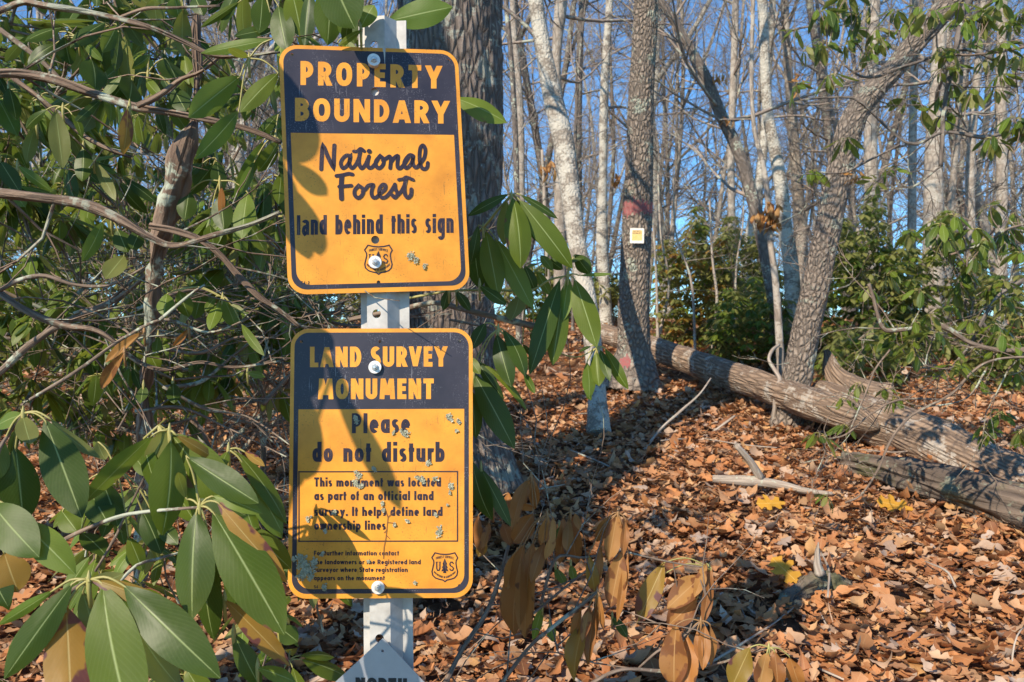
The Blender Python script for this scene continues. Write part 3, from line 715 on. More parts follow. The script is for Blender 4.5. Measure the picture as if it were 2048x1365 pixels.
class Board:
    def __init__(s, name, label, fr, cat='sign'):
        s.X, s.Y, s.Z, s.O = fr
        s.root = empty(name, s.O, label, cat)
        from mathutils import Matrix
        m = Matrix(np.stack([s.X, s.Y, s.Z], 1).tolist())
        s.root.rotation_euler = m.to_euler()
    def loc(s, px, py):
        """local board coordinates of a photograph pixel"""
        d = P(px, py, 1.0) - VIEW
        t = (s.O - VIEW).dot(s.Z) / d.dot(s.Z)
        q = VIEW + d * t - s.O
        return np.array([q.dot(s.X), q.dot(s.Y)])
    def world(s, px, py):
        u = s.loc(px, py); return s.O + s.X * u[0] + s.Y * u[1]
    def sheet(s, name, loops, z, th, mat):
        cu = bpy.data.curves.new(name, 'CURVE'); cu.dimensions = '2D'; cu.fill_mode = 'BOTH'; cu.extrude = th / 2
        for lp in loops:
            sp = cu.splines.new('POLY'); sp.points.add(len(lp) - 1); sp.use_cyclic_u = True
            for p, (x, y) in zip(sp.points, lp): p.co = (x, y, 0, 1)
        ob = bpy.data.objects.new(name, cu)
        me = bpy.data.meshes.new_from_object(ob); bpy.data.objects.remove(ob); bpy.data.curves.remove(cu)
        me.name = name; me.materials.clear(); me.materials.append(mat)
        for v in me.vertices: v.co.z += z
        o = bpy.data.objects.new(name, me); COL.objects.link(o); o.parent = s.root
        return o
    def add(s, mb, name, mat, smooth=False):
        o = bpy.data.objects.new(name, mb.mesh(name, mat, smooth)); COL.objects.link(o); o.parent = s.root; return o

def rrect(x0, x1, y0, y1, r, n=8, rt=None):
    """rounded rectangle, rt = radius of the top corners"""
    rt = r if rt is None else rt
    out = []
    for cx, cy, rr, a0 in ((x1, y1, rt, 0), (x0, y1, rt, 90), (x0, y0, r, 180), (x1, y0, r, 270)):
        sx = -1 if cx == x1 else 1; sy = -1 if cy == y1 else 1
        if rr <= 0: out.append((cx, cy)); continue
        for k in range(n + 1):
            a = R(a0 + 90 * k / n); out.append((cx + sx * rr + rr * math.cos(a), cy + sy * rr + rr * math.sin(a)))
    return out
def circ(c, r, n=20): return [(c[0] + r * math.cos(2 * math.pi * k / n), c[1] + r * math.sin(2 * math.pi * k / n)) for k in range(n)]

# ---- lettering: strokes with butt ends
def arc(cx, cy, rx, ry, a0, a1, n=10):
    return [(cx + rx * math.cos(R(a0 + (a1 - a0) * k / n)), cy + ry * math.sin(R(a0 + (a1 - a0) * k / n))) for k in range(n + 1)]
def oval(x0, x1, y0, y1, n=22):
    cx, cy, rx, ry = (x0 + x1) / 2, (y0 + y1) / 2, (x1 - x0) / 2, (y1 - y0) / 2
    pts = []
    for k in range(n):
        a = 2 * math.pi * k / n; c, s_ = math.cos(a), math.sin(a)
        pts.append((cx + rx * math.copysign(abs(c) ** .85, c), cy + ry * math.copysign(abs(s_) ** .85, s_)))
    return pts + [pts[0]]
def bowl(x0, x1, y0, y1):
    rx = (x1 - x0) * .62; xm = x1 - rx; ry = (y1 - y0) / 2
    return [(x0, y1), (xm, y1)] + arc(xm, (y0 + y1) / 2, rx, ry, 85, -85) + [(xm, y0), (x0, y0)]
def glyph(c, h, X, k, two=False):
    D = -.27
    if c.isupper() or c in '0123456789-':
        W = {'M': .72, 'N': .58, 'O': .60, 'U': .54, 'L': .40, 'E': .42, 'F': .40, 'T': .48, 'S': .46, 'A': .60, 'V': .58, 'Y': .58, 'I': 0, 'R': .50, 'P': .48, 'B': .50, 'D': .54, 'C': .52, 'G': .56, 'H': .54, '-': .3}.get(c, .44)
        W = max(W * k, 0) if c != 'I' else 2 * h
        a, b = h, W - h
        S = {'P': [[(a, 0), (a, 1)], bowl(a, b, .42, 1 - h)],
             'R': [[(a, 0), (a, 1)], bowl(a, b, .46, 1 - h), [(W * .48, .48), (W - h * .7, 0)]],
             'B': [[(a, 0), (a, 1)], bowl(a, b - .02, .53, 1 - h), bowl(a, b, h, .53)],
             'D': [[(a, 0), (a, 1)], bowl(a, b, h, 1 - h)],
             'O': [oval(a, b, h, 1 - h)], '0': [oval(a, b, h, 1 - h)],
             'E': [[(a, 0), (a, 1)], [(a, 1 - h), (W, 1 - h)], [(a, .51), (W * .93, .51)], [(a, h), (W, h)]],
             'F': [[(a, 0), (a, 1)], [(a, 1 - h), (W, 1 - h)], [(a, .50), (W * .9, .50)]],
             'L': [[(a, 0), (a, 1)], [(a, h), (W, h)]],
             'T': [[(W / 2, 0), (W / 2, 1)], [(0, 1 - h), (W, 1 - h)]],
             'Y': [[(h * .7, 1), (W / 2, .42)], [(W - h * .7, 1), (W / 2, .42)], [(W / 2, 0), (W / 2, .46)]],
             'V': [[(h * .8, 1), (W / 2, 0.02)], [(W - h * .8, 1), (W / 2, .02)]],
             'A': [[(h * .8, 0), (W / 2, .98)], [(W - h * .8, 0), (W / 2, .98)], [(W * .25, .27), (W * .75, .27)]],
             'N': [[(a, 0), (a, 1)], [(b, 0), (b, 1)], [(a, .96), (b, .04)]],
             'M': [[(a, 0), (a + h * .5, 1)], [(b, 0), (b - h * .5, 1)], [(a + h * .6, .95), (W / 2, .2)], [(b - h * .6, .95), (W / 2, .2)]],
             'U': [[(a, 1), (a, W / 2)] + arc(W / 2, W / 2, b - W / 2, W / 2 - h, 180, 360, 12) + [(b, 1)]],
             'H': [[(a, 0), (a, 1)], [(b, 0), (b, 1)], [(a, .5), (b, .5)]],
             'I': [[(h, 0), (h, 1)]],
             'C': [arc(W * .56, .5, W * .56 - h, .5 - h, 50, 310, 16)],
             'G': [arc(W * .56, .5, W * .56 - h, .5 - h, 50, 330, 16) + [(W - h, .45), (W * .6, .45)]],
             'S': [arc(W / 2, .74, W / 2 - h, .26 - h, 35, 180, 9) + arc(W / 2, .74, W / 2 - h, .24, 195, 270, 4)[:-1] + [(W * .5, .50)] + arc(W / 2, .27, W / 2 - h, .23, 80, 0, 5) + arc(W / 2, .27, W / 2 - h, .27 - h, -10, -150, 9)],
             '5': [[(W * .9, 1 - h), (a, 1 - h), (a, .55)] + arc(W * .45, .33, W * .5, .33 - h, 110, -140, 12)],
             '4': [[(W * .7, 0), (W * .7, 1), (h, .3), (W, .3)]],
             '2': [arc(W / 2, .72, W / 2 - h, .28 - h, 170, -30, 10) + [(h, h), (W, h)]],
             '-': [[(0, .42), (W, .42)]]}.get(c, [[(a, 0), (a, 1)]])
        return W, S
    W = {'i': 2 * h, 'l': 2 * h, 'j': 2 * h, '.': 2 * h, ' ': .26, 'm': .72 * k, 'w': .66 * k, 'f': .27 * k, 't': .28 * k, 'r': .29 * k, 's': .36 * k, 'c': .38 * k}.get(c, .46 * k)
    W = max(W, 2 * h); a, b = h, W - h
    hump = lambda x0, x1: [(x0, X * .55)] + arc((x0 + x1) / 2, X - h - (x1 - x0) * .5, (x1 - x0) / 2, (x1 - x0) * .5, 165, 0, 9) + [(x1, 0)]
    o = oval(a, b, h, X - h)
    S = {'o': [o], 'a': [o, [(b, 0), (b, X)]], 'd': [o, [(b, 0), (b, 1)]], 'b': [o, [(a, 0), (a, 1)]], 'p': [o, [(a, D), (a, X)]], 'q': [o, [(b, D), (b, X)]],
         'g': [o, [(b, X), (b, D * .45)] + arc(W / 2, D * .45, b - W / 2, .16, 0, -160, 8)],
         'l': [[(a, 0), (a, 1)]], 'i': [[(a, 0), (a, X)], [(a, 1 - h * 1.9), (a, 1)]], 'h': [[(a, 0), (a, 1)], hump(a, b)], 'n': [[(a, 0), (a, X)], hump(a, b)],
         'm': [[(a, 0), (a, X)], hump(a, W / 2), hump(W / 2, b)], 'r': [[(a, 0), (a, X)], [(a, X * .6)] + arc(a + (W - a) * .75, X - h - .08, (W - a) * .75, .08, 160, 60, 6)],
         'u': [[(a, X), (a, h + (b - a) * .5)] + arc(W / 2, h + (b - a) * .5, (b - a) / 2, (b - a) * .5, 180, 345, 9), [(b, 0), (b, X)]],
         't': [[(W * .45, 0), (W * .45, .92)], [(0, X - h * .8), (W, X - h * .8)]], 'f': [[(W * .42, 0), (W * .42, .82)] + arc(W * .42 + W * .4, .82, W * .4, .18 - h, 180, 90, 6), [(0, X - h * .8), (W * .95, X - h * .8)]],
         'e': [arc(W / 2, X / 2, b - W / 2, X / 2 - h, 0, 310, 20), [(a, X * .5), (b + h * .6, X * .5)]], 'c': [arc(W / 2 + .02, X / 2, W / 2 - h, X / 2 - h, 45, 315, 16)],
         's': [arc(W / 2, X * .74, W / 2 - h, X * .26 - h, 30, 180, 8) + arc(W / 2, X * .74, W / 2 - h, X * .24, 200, 270, 3)[:-1] + [(W / 2, X * .5)] + arc(W / 2, X * .27, W / 2 - h, X * .23, 75, 0, 4) + arc(W / 2, X * .27, W / 2 - h, X * .27 - h, -15, -150, 8)],
         'v': [[(h * .8, X), (W / 2, .02)], [(W - h * .8, X), (W / 2, .02)]], 'y': [[(h * .8, X), (W / 2, .06)], [(W - h * .8, X), (W * .3, D)]],
         'w': [[(h * .7, X), (W * .29, .02)], [(W * .29, .02), (W / 2, X)], [(W / 2, X), (W * .71, .02)], [(W * .71, .02), (W - h * .7, X)]],
         '.': [[(a, 0), (a, 2 * h)]], ' ': []}.get(c, [])
    if two and c == 'a':
        S = [arc(W / 2, X - h - (b - a) * .45, (b - a) / 2, (b - a) * .45, 165, 0, 8) + [(b, 0)],
             [(b, X * .58), (W * .5, X * .52)] + arc(W * .48, X * .28, W * .48 - h, X * .25, 95, 250, 8) + [(W * .55, h), (b, X * .2)]]
    return W, S

def stroke2d(mb, pts, hw, conv, z):
    """a flat ribbon of half width hw along pixel points, mapped to the board by conv"""
    p = [pts[0]]
    for q in pts[1:]:
        if math.hypot(q[0] - p[-1][0], q[1] - p[-1][1]) > 1e-4: p.append(q)
    p = np.array(p, float)
    if len(p) < 2: return
    closed = len(p) > 3 and np.linalg.norm(p[0] - p[-1]) < 1e-3
    if closed: p = p[:-1]
    n = len(p)
    nx = np.roll(p, -1, 0) - p; 
    if not closed: nx[-1] = nx[-2]
    tn = nx / np.linalg.norm(nx, axis=1)[:, None]
    pv = np.roll(tn, 1, 0)
    if not closed: pv[0] = tn[0]
    nrm = np.stack([-tn[:, 1], tn[:, 0]], 1); nrp = np.stack([-pv[:, 1], pv[:, 0]], 1)
    mt = nrm + nrp; ml = np.linalg.norm(mt, axis=1)[:, None]; mt = mt / np.maximum(ml, .3)
    sc = 1 / np.clip((mt * nrm).sum(1), .5, 1)[:, None]
    A = p + mt * sc * hw; B = p - mt * sc * hw
    v = [(*conv(*a), z) for a in A] + [(*conv(*b), z) for b in B]
    q = []
    for i in range(n if closed else n - 1):
        j = (i + 1) % n; q.append([i, j, n + j, n + i])
    v = np.array(v); f = q[0]
    if np.cross(v[f[1]] - v[f[0]], v[f[3]] - v[f[0]])[2] < 0: q = [x[::-1] for x in q]
    mb.add(v, q)

def text(mb, bd, s, xl, xr, yl, yr, cl, cr, wt, X=.68, z=.0004, two=False, arch=0, track=.10, space=None):
    """letter a line between photograph pixels; wt = stroke weight in pixels"""
    cap = (cl + cr) / 2; h = wt / cap / 2; target = (xr - xl) / cap
    lo, hi = .2, 3
    def layout(k):
        x = 0; out = []
        for c in s:
            if c == ' ': x += (space or .30) ; continue
            W, S = glyph(c, h, X, k, two); out.append((x, S)); x += W + track
        return x - track, out
    for _ in range(30):
        k = (lo + hi) / 2
        if layout(k)[0] > target: hi = k
        else: lo = k
    w, out = layout(k)
    zz = z
    for x0, S in out:
        for j, st in enumerate(S):
            pp = []
            for x, y in st:
                t = (x0 + x) / w
                pp.append((xl + (xr - xl) * t, yl + (yr - yl) * t - y * (cl + (cr - cl) * t) + arch * (2 * t - 1) ** 2))
            if len(st) == 2 and abs(st[0][0] - st[1][0]) > .02 and abs(st[0][1] - st[1][1]) > .2:
                (ax, ay), (bx, by) = pp; hx = wt / 2 * math.hypot(bx - ax, by - ay) / abs(by - ay)
                v = [(*bd.loc(x, y), zz + j * 3e-5) for x, y in ((ax - hx, ay), (ax + hx, ay), (bx + hx, by), (bx - hx, by))]
                f = [0, 1, 2, 3] if np.cross(np.array(v[1]) - v[0], np.array(v[3]) - v[0])[2] > 0 else [3, 2, 1, 0]
                mb.add(v, [f])
            else: stroke2d(mb, pp, wt / 2, bd.loc, zz + j * 3e-5)

def shield(bd, x0, x1, y0, y1):
    mb = MB()
    o = [(1485, 125), (1535, 137), (1580, 140), (1625, 137), (1675, 125), (1702, 172), (1688, 200), (1685, 225), (1692, 270), (1701, 305), (1694, 340), (1670, 366), (1635, 378), (1600, 385), (1580, 400), (1560, 385), (1525, 378), (1490, 366), (1463, 340), (1456, 305), (1466, 260), (1474, 225), (1472, 200), (1455, 170), (1485, 125)]
    f = lambda u, v: (x0 + u * (x1 - x0), y0 + v * (y1 - y0))
    stroke2d(mb, [f((x - 1450) / 255, (y - 118) / 282) for x, y in o], 1.25, bd.loc, .0004)
    stroke2d(mb, [f(*p) for p in [(.20, .34), (.20, .55), (.23, .62), (.29, .62), (.32, .55), (.32, .34)]], 1.2, bd.loc, .0004)
    for a, b_ in ((.16, .25), (.28, .36)): stroke2d(mb, [f(a, .335), f(b_, .335)], .6, bd.loc, .00043)
    stroke2d(mb, [f(*p) for p in [(.83, .40), (.79, .34), (.73, .34), (.69, .40), (.71, .46), (.79, .50), (.83, .55), (.80, .62), (.73, .62), (.68, .56)]], 1.2, bd.loc, .00046)
    tri = [(.50, .21), (.42, .40), (.46, .40), (.39, .54), (.44, .53), (.37, .65), (.49, .64), (.49, .69), (.44, .71), (.56, .71), (.52, .69), (.52, .64), (.64, .65), (.57, .53), (.62, .54), (.55, .40), (.59, .40)]
    c = bd.loc(*f(.505, .5)); v = [(*bd.loc(*f(*p)), .00052) for p in tri] + [(*c, .00052)]
    n = len(tri); tr = [[n, i, (i + 1) % n] for i in range(n)]
    tr = [t if np.cross(np.array(v[t[1]]) - v[t[0]], np.array(v[t[2]]) - v[t[0]])[2] > 0 else t[::-1] for t in tr]
    mb.add(v, None, tr)
    W = x1 - x0
    text(mb, bd, 'FOREST SERVICE', x0 + .17 * W, x1 - .17 * W, y0 + .20 * (y1 - y0), y0 + .20 * (y1 - y0), 5, 5, .9, arch=3.2, track=.14)
    text(mb, bd, 'DEPARTMENT OF AGRICULTURE', x0 + .10 * W, x1 - .10 * W, y0 + .885 * (y1 - y0), y0 + .885 * (y1 - y0), 4.2, 4.2, .75, arch=-11, track=.12)
    bd.add(mb, 'emblem', M['ink'])

def bolt(bd, px, py, r=.0098, stand=.004):
    u = bd.loc(px, py); mb = MB()
    p = lambda z: (u[0], u[1], z)
    if stand > .005: tube(mb, [p(0), p(stand)], [.0085, .0085], 20)
    tube(mb, [p(stand - .001), p(stand), p(stand + .0014), p(stand + .0018)], [r * .97, r, r, r * .95], 28)
    w = bd.add(mb, 'bolt_washer', M['washer'])
    mb = MB(); z = stand + .0018
    tube(mb, [p(z), p(z + .003), p(z + .0036)], [.0052, .0052, .0046], 6)
    tube(mb, [p(z + .003), p(z + .0065), p(z + .0072)], [.0029, .0029, .0022], 14)
    nut = bd.add(mb, 'nut', M['steel']); nut.parent = w; return w

def lichen(bd, patches, name='lichen'):
    for (px, py, r) in patches:
        mb = MB(); c0 = bd.loc(px, py); rr = r / 1310
        for k in range(int(24 + r * r * .75)):
            a = rng.random() * 6.28; q = rr * math.sqrt(rng.random()) * (.75 + .45 * math.sin(3 * a + px) * math.sin(5 * a + py)) * rng.uniform(.7, 1.25)
            c = np.array([c0[0] + q * math.cos(a) * rng.uniform(.6, 1), c0[1] + q * math.sin(a), .0006 + rng.random() * .0022])
            b = rng.random() * 6.28; s_ = rng.uniform(.0005, .0019)
            m = 6; ring = [c + np.array([math.cos(b + 6.28 * j / m) * s_ * rng.uniform(.5, 1.3), math.sin(b + 6.28 * j / m) * s_ * rng.uniform(.4, 1.1), rng.uniform(-.0006, .0012)]) for j in range(m)]
            mb.add(ring + [c], None, [[m, j, (j + 1) % m] for j in range(m)])
        bd.add(mb, name, M['lichen'])

# post
pt = [P(757, 32, 1.243), P(763, 620, 1.225), P(769, 1230, 1.205), P(771, 1500, 1.195)]
prof_f = [(-.0385, .022), (-.0225, .020), (-.0165, 0), (.0165, 0), (.0235, .020), (.0385, .022)]
def post():
    root_z = float(G(pt[3][0], pt[3][1])) - .1
    d = unit(pt[3] - pt[0]); L_ = (pt[0][2] - root_z) / -d[2]
    bot = pt[0] + d * L_
    root = empty('sign_post', bot, 'white painted steel channel post holding up the yellow signs', 'post')
    X = unit(np.array([1, -.10, 0.])); X = unit(X - d * X.dot(d)); Zv = np.cross(X, -d)     # toward the viewer
    if Zv[1] > 0: Zv = -Zv
    mb = MB(); th = .003
    off = np.array([-.006, 0])
    fr = [(x + (off[0] if abs(x) < .02 else 0) * (1 if abs(x) < .02 else 0), z) for x, z in prof_f]
    fr = [(-.0385, .022), (-.0235, .021), (-.0225, 0), (.0095, 0), (.0235, .021), (.0385, .022)]
    # hole positions along the post (metres from the top) on the web
    hs = [np.linalg.norm(P(751, y, 1.225) - P(757, 32, 1.243)) for y in (78, 628, 700, 1268)]
    cut = [0] ; 
    nseg = 2
    def section(s, dz): return [pt[0] + d * s + X * x - Zv * (z + dz) for x, z in fr]
    # web strip with holes is a curve sheet, the rest are ribbons
    for i in range(5):
        if i == 2: continue
        A = [section(0, 0)[i], section(0, 0)[i + 1], section(L_, 0)[i + 1], section(L_, 0)[i]]
        B = [section(0, th)[i], section(0, th)[i + 1], section(L_, th)[i + 1], section(L_, th)[i]]
        mb.add(A + B, [[0, 3, 2, 1], [4, 5, 6, 7], [0, 1, 5, 4], [1, 2, 6, 5], [2, 3, 7, 6], [3, 0, 4, 7]])
    o = mb.build('flange', M['white'], root, smooth=False)
    from mathutils import Matrix
    cu = bpy.data.curves.new('web', 'CURVE'); cu.dimensions = '2D'; cu.fill_mode = 'BOTH'; cu.extrude = th / 2
    loops = [[(fr[2][0], 0), (fr[3][0], 0), (fr[3][0], -L_), (fr[2][0], -L_)]] + [circ(((fr[2][0] + fr[3][0]) / 2 - .001, -h_), .0068, 18) for h_ in hs]
    for lp in loops:
        sp = cu.splines.new('POLY'); sp.points.add(len(lp) - 1); sp.use_cyclic_u = True
        for p, (x, y) in zip(sp.points, lp): p.co = (x, y, 0, 1)
    ob = bpy.data.objects.new('web', cu); me = bpy.data.meshes.new_from_object(ob); bpy.data.objects.remove(ob); bpy.data.curves.remove(cu)
    me.name = 'web'; me.materials.clear(); me.materials.append(M['white'])
    co = np.empty(len(me.vertices) * 3, np.float32); me.vertices.foreach_get('co', co); co = co.reshape(-1, 3)
    w = (pt[0] - bot) + co[:, :1] * X - co[:, 1:2] * d + (co[:, 2:3] - th / 2) * Zv
    me.vertices.foreach_set('co', w.astype(np.float32).ravel()); me.update()
    o = bpy.data.objects.new('web', me); COL.objects.link(o); o.parent = root
    return X, d, Zv
post()

# ---- upper sign
UP = Board('boundary_sign', 'upper yellow sign reading PROPERTY BOUNDARY National Forest', frame_from((.94, -.040, .20), (.058, 1.0, -.06), (-.209, -.2672, 1.225)))
def board_shapes(bd, tl, tr, br, bl, holes, hdr, hd=.006, ln=.0068, r=.028):
    c = [bd.loc(*p) for p in (tl, tr, br, bl)]
    x0 = (c[0][0] + c[3][0]) / 2; x1 = (c[1][0] + c[2][0]) / 2; y1 = (c[0][1] + c[1][1]) / 2; y0 = (c[2][1] + c[3][1]) / 2
    hl = [circ(bd.loc(px, py), rr) for px, py, rr in holes]
    bd.sheet('plate', [rrect(x0, x1, y0, y1, r)] + hl, -.0010, .002, M['yellow'])
    hy = (bd.loc(*hdr[0])[1] + bd.loc(*hdr[1])[1]) / 2
    inner = rrect(x0 + hd + ln, x1 - hd - ln, y0 + hd * 1.2 + ln, hy, r - hd - ln + .006, rt=0)
    ins = [h for h, (px, py, rr) in zip(hl, holes) if bd.loc(px, py)[1] > hy]
    bd.sheet('dark_header', [rrect(x0 + hd, x1 - hd, y0 + hd * 1.2, y1 - hd, r - hd)] + [inner] + ins, .00015, .0003, M['navy'])
    return x0, x1, y0, y1
board_shapes(UP, (562, 86), (916, 105), (940, 580), (571, 590),
             [(584, 110, .0022), (897, 122, .0022), (749.5, 184, .0062), (750.5, 480, .0062), (757, 565, .0028), (591.5, 566, .0022), (916, 560, .0022)], ((578, 266), (912, 270)))
mb = MB(); text(mb, UP, 'PROPERTY', 601, 883, 170.5, 178, 48, 45.5, 11.0, track=.20); UP.add(mb, 'property_lettering', M['yellow'])
mb = MB(); text(mb, UP, 'BOUNDARY', 590, 898, 243, 248, 47, 45.5, 11, track=.17); UP.add(mb, 'boundary_lettering', M['yellow'])
mb = MB(); text(mb, UP, 'land behind this sign', 594, 907, 470.5, 466, 39.5, 38, 6.6, X=.77, two=True, track=.085, space=.36); UP.add(mb, 'land_lettering', M['ink'])
mb = MB(); text(mb, UP, '54-2', 602.5, 619, 569, 569, 6.2, 6.2, 1.2, track=.25); UP.add(mb, 'number_lettering', M['ink'])
def script_strokes():
    f = lambda p: (620 + p[0] / 7.314, 270 + p[1] / 7.314)
    st = [
     ([(165, 505), (172, 330), (185, 175), (205, 185), (265, 330), (335, 470), (345, 470), (350, 300), (357, 158)], 31),
     ([(590, 312), (530, 305), (470, 365), (452, 430), (485, 490), (545, 450), (582, 380), (592, 312), (575, 400), (588, 460), (625, 488), (680, 420), (725, 310), (740, 215)], 29),
     ([(735, 225), (715, 390), (730, 460), (765, 490), (815, 430), (860, 330)], 30),
     ([(640, 243), (690, 243), (738, 205), (795, 243)], 25),
     ([(862, 318), (840, 430), (862, 482), (905, 478), (955, 420), (1015, 318)], 29),
     ([(1025, 312), (965, 385), (965, 455), (1015, 490), (1070, 435), (1075, 360), (1025, 312)], 29),
     ([(1065, 375), (1110, 350), (1162, 320), (1182, 375), (1172, 488)], 29),
     ([(1178, 410), (1235, 335), (1285, 315), (1278, 420), (1285, 480), (1325, 488), (1385, 420), (1455, 305)], 29),
     ([(1510, 312), (1455, 300), (1392, 370), (1375, 440), (1410, 488), (1468, 440), (1500, 370), (1510, 312), (1500, 410), (1530, 470), (1565, 475), (1620, 410), (1672, 330), (1686, 220), (1652, 158), (1612, 200), (1600, 330), (1612, 430), (1640, 490), (1685, 502), (1715, 470), (1722, 412)], 28),
     ([(385, 603), (470, 592), (560, 572), (622, 582)], 27), ([(465, 600), (455, 770), (460, 935)], 36), ([(425, 762), (520, 752), (605, 745)], 26),
     ([(710, 745), (655, 810), (655, 885), (710, 925), (768, 870), (775, 795), (710, 745)], 28), ([(770, 830), (815, 790), (852, 745), (922, 735), (905, 800), (898, 860), (920, 915), (970, 915), (1030, 855), (1095, 800), (1102, 742), (1060, 732), (1015, 790), (1012, 865), (1050, 920), (1110, 908), (1180, 830), (1242, 728)], 27),
     ([(1240, 728), (1250, 800), (1278, 860), (1245, 918), (1200, 885)], 28), ([(1262, 905), (1330, 830), (1378, 740)], 25),
     ([(1408, 625), (1380, 760), (1388, 870), (1430, 920), (1475, 880), (1482, 800)], 29), ([(1295, 660), (1365, 645), (1408, 622), (1510, 662)], 23)]
    mb = MB(); z = .0004
    for pts, hw in st:
        cp, _ = resample(np.array([[*p, 0] for p in pts], float), np.zeros(len(pts)), n=len(pts) * 5)
        pp = [f(p) for p in cp[:, :2]]
        stroke2d(mb, pp, hw / 7.314, UP.loc, z); z += 2.5e-5
        for e in (pp[0], pp[-1]):
            c = UP.loc(*e); rr = hw / 7.314 / 1330
            ring = circ(c, rr, 14); mb.add([(*p, z) for p in ring] + [(*c, z)], None, [[14, i, (i + 1) % 14] for i in range(14)]); z += 1e-5
    c = UP.loc(*f((865, 243))); ring = circ(c, 36 / 7.314 / 1330, 16); mb.add([(*p, z) for p in ring] + [(*c, z)], None, [[16, i, (i + 1) % 16] for i in range(16)])
    UP.add(mb, 'script_lettering', M['ink'])
script_strokes()
shield(UP, 728, 785, 489.5, 549)
bolt(UP, 747, 127, stand=.012); bolt(UP, 750, 526, stand=.005)
lichen(UP, [(821, 512, 11), (832, 522, 7), (849, 533, 6)])

# ---- lower sign
LO = Board('survey_sign', 'lower yellow sign reading LAND SURVEY MONUMENT, spotted with lichen', frame_from((1, -.003, .01), (.0083, 1, -.055), (-.1975, .1830, 1.2035)))
board_shapes(LO, (580, 658), (944, 657), (947, 1196), (577, 1198),
             [(603, 684, .0022), (760, 684, .0024), (919, 683, .0022), (919, 1172, .0024), (598, 1172, .0022)], ((586, 819), (931, 818)))
mb = MB(); text(mb, LO, 'LAND SURVEY', 620, 894, 735, 733.5, 41, 40.5, 9.2, track=.11, space=.36); LO.add(mb, 'survey_lettering', M['yellow'])
mb = MB(); text(mb, LO, 'MONUMENT', 636, 867.5, 799, 798.5, 41.5, 41, 9.6, track=.11); LO.add(mb, 'monument_lettering', M['yellow'])
mb = MB(); text(mb, LO, 'Please', 704, 820, 867, 866, 40, 40, 7.8, X=.69, track=.11); LO.add(mb, 'please_lettering', M['ink'])
mb = MB(); text(mb, LO, 'do not disturb', 625, 889, 924, 924, 40, 40, 8, X=.68, track=.11, space=.42); LO.add(mb, 'disturb_lettering', M['ink'])
mb = MB(); z0 = 0
for s, xr, y in (('This monument was located', 882, 973.6), ('as part of an official land', 867, 1000.8), ('survey. It helps define land', 885, 1032.3), ('ownership lines', 771.5, 1060)):
    text(mb, LO, s, 628.5, xr, y, y, 18.5, 18.5, 4.1, X=.68, track=.10, space=.36)
LO.add(mb, 'notice_lettering', M['ink'])
mb = MB(); stroke2d(mb, [(598, 944), (915, 943.5), (915, 1082.5), (598, 1083), (598, 944)], 1.25, LO.loc, .0004); LO.add(mb, 'notice_frame', M['ink'])
mb = MB()
for s, xr, y in (('For further information contact', 798, 1111.3), ('the landowners or the Registered land', 841.5, 1129), ('surveyor where State registration', 815.5, 1144.5), ('appears on the monument', 769.5, 1161)):
    text(mb, LO, s, 628, xr, y, y, 9.6, 9.6, 2.15, X=.70, track=.11, space=.36)
text(mb, LO, '54', 628, 636, 1177, 1177, 6, 6, 1.2, track=.25)
LO.add(mb, 'contact_lettering', M['ink'])
shield(LO, 862.7, 916, 1104.6, 1163.5)
bolt(LO, 751, 735, stand=.004); bolt(LO, 757, 1174, stand=.004)
lichen(LO, [(897, 833, 7), (902, 840, 5), (917, 843, 6), (913, 862, 4), (712, 840, 8), (811, 868, 9), (803, 862, 5), (787, 866, 4), (716, 950, 10), (712, 965, 9), (722, 972, 6), (845, 960, 9), (835, 955, 6), (870, 958, 6), (902, 973, 8), (900, 985, 4), (857, 926, 7), (669, 1024, 7), (615, 1038, 5), (622, 1034, 3), (872, 1030, 5), (815, 1042, 5), (789, 1050, 4), (878, 1064, 10), (651, 1062, 5), (765, 1006, 5), (767, 1020, 5), (748, 938, 6), (895, 1010, 3), (605, 1125, 14), (615, 1138, 17), (600, 1115, 9), (628, 1128, 12), (605, 1150, 13), (588, 1118, 5), (622, 1155, 8), (649, 1174, 8), (830, 1165, 4), (645, 1108, 5), (738, 1124, 4)])
mb = MB()
for s in ([(764, 1004), (770, 1018), (776, 1035), (774, 1055), (772, 1075), (768, 1095), (767, 1118)], [(776, 1035), (783, 1028), (790, 1024)], [(775, 1045), (784, 1046), (792, 1048)], [(774, 1060), (768, 1066)], [(772, 1070), (780, 1078)]): stroke2d(mb, s, .65, LO.loc, .0012)
LO.add(mb, 'rootlet', M['rootlet'])

# ---- diamond marker
DI = Board('diamond_marker', 'dull metal diamond marker lettered NORTH at the foot of the post', frame_from((1, .02, .03), (0, 1, -.06), (P(765.6, 1370, 1.185)[0], (1370 - 682.5) / FPX * 1.185, 1.185)))
k = DI.loc(765.6, 1277); e = .0715
DI.sheet('plate', [[(k[0], k[1]), (k[0] - e, k[1] - e * .94), (k[0] - .002, k[1] - 2 * e * .96), (k[0] + e, k[1] - e * 1.0)], circ((k[0], k[1] - .0185), .0021)], -.001, .002, M['alu'])
mb = MB(); text(mb, DI, 'NORTH', 711, 814, 1381, 1383, 26, 26, 8, track=.12); DI.add(mb, 'north_lettering', M['black'])

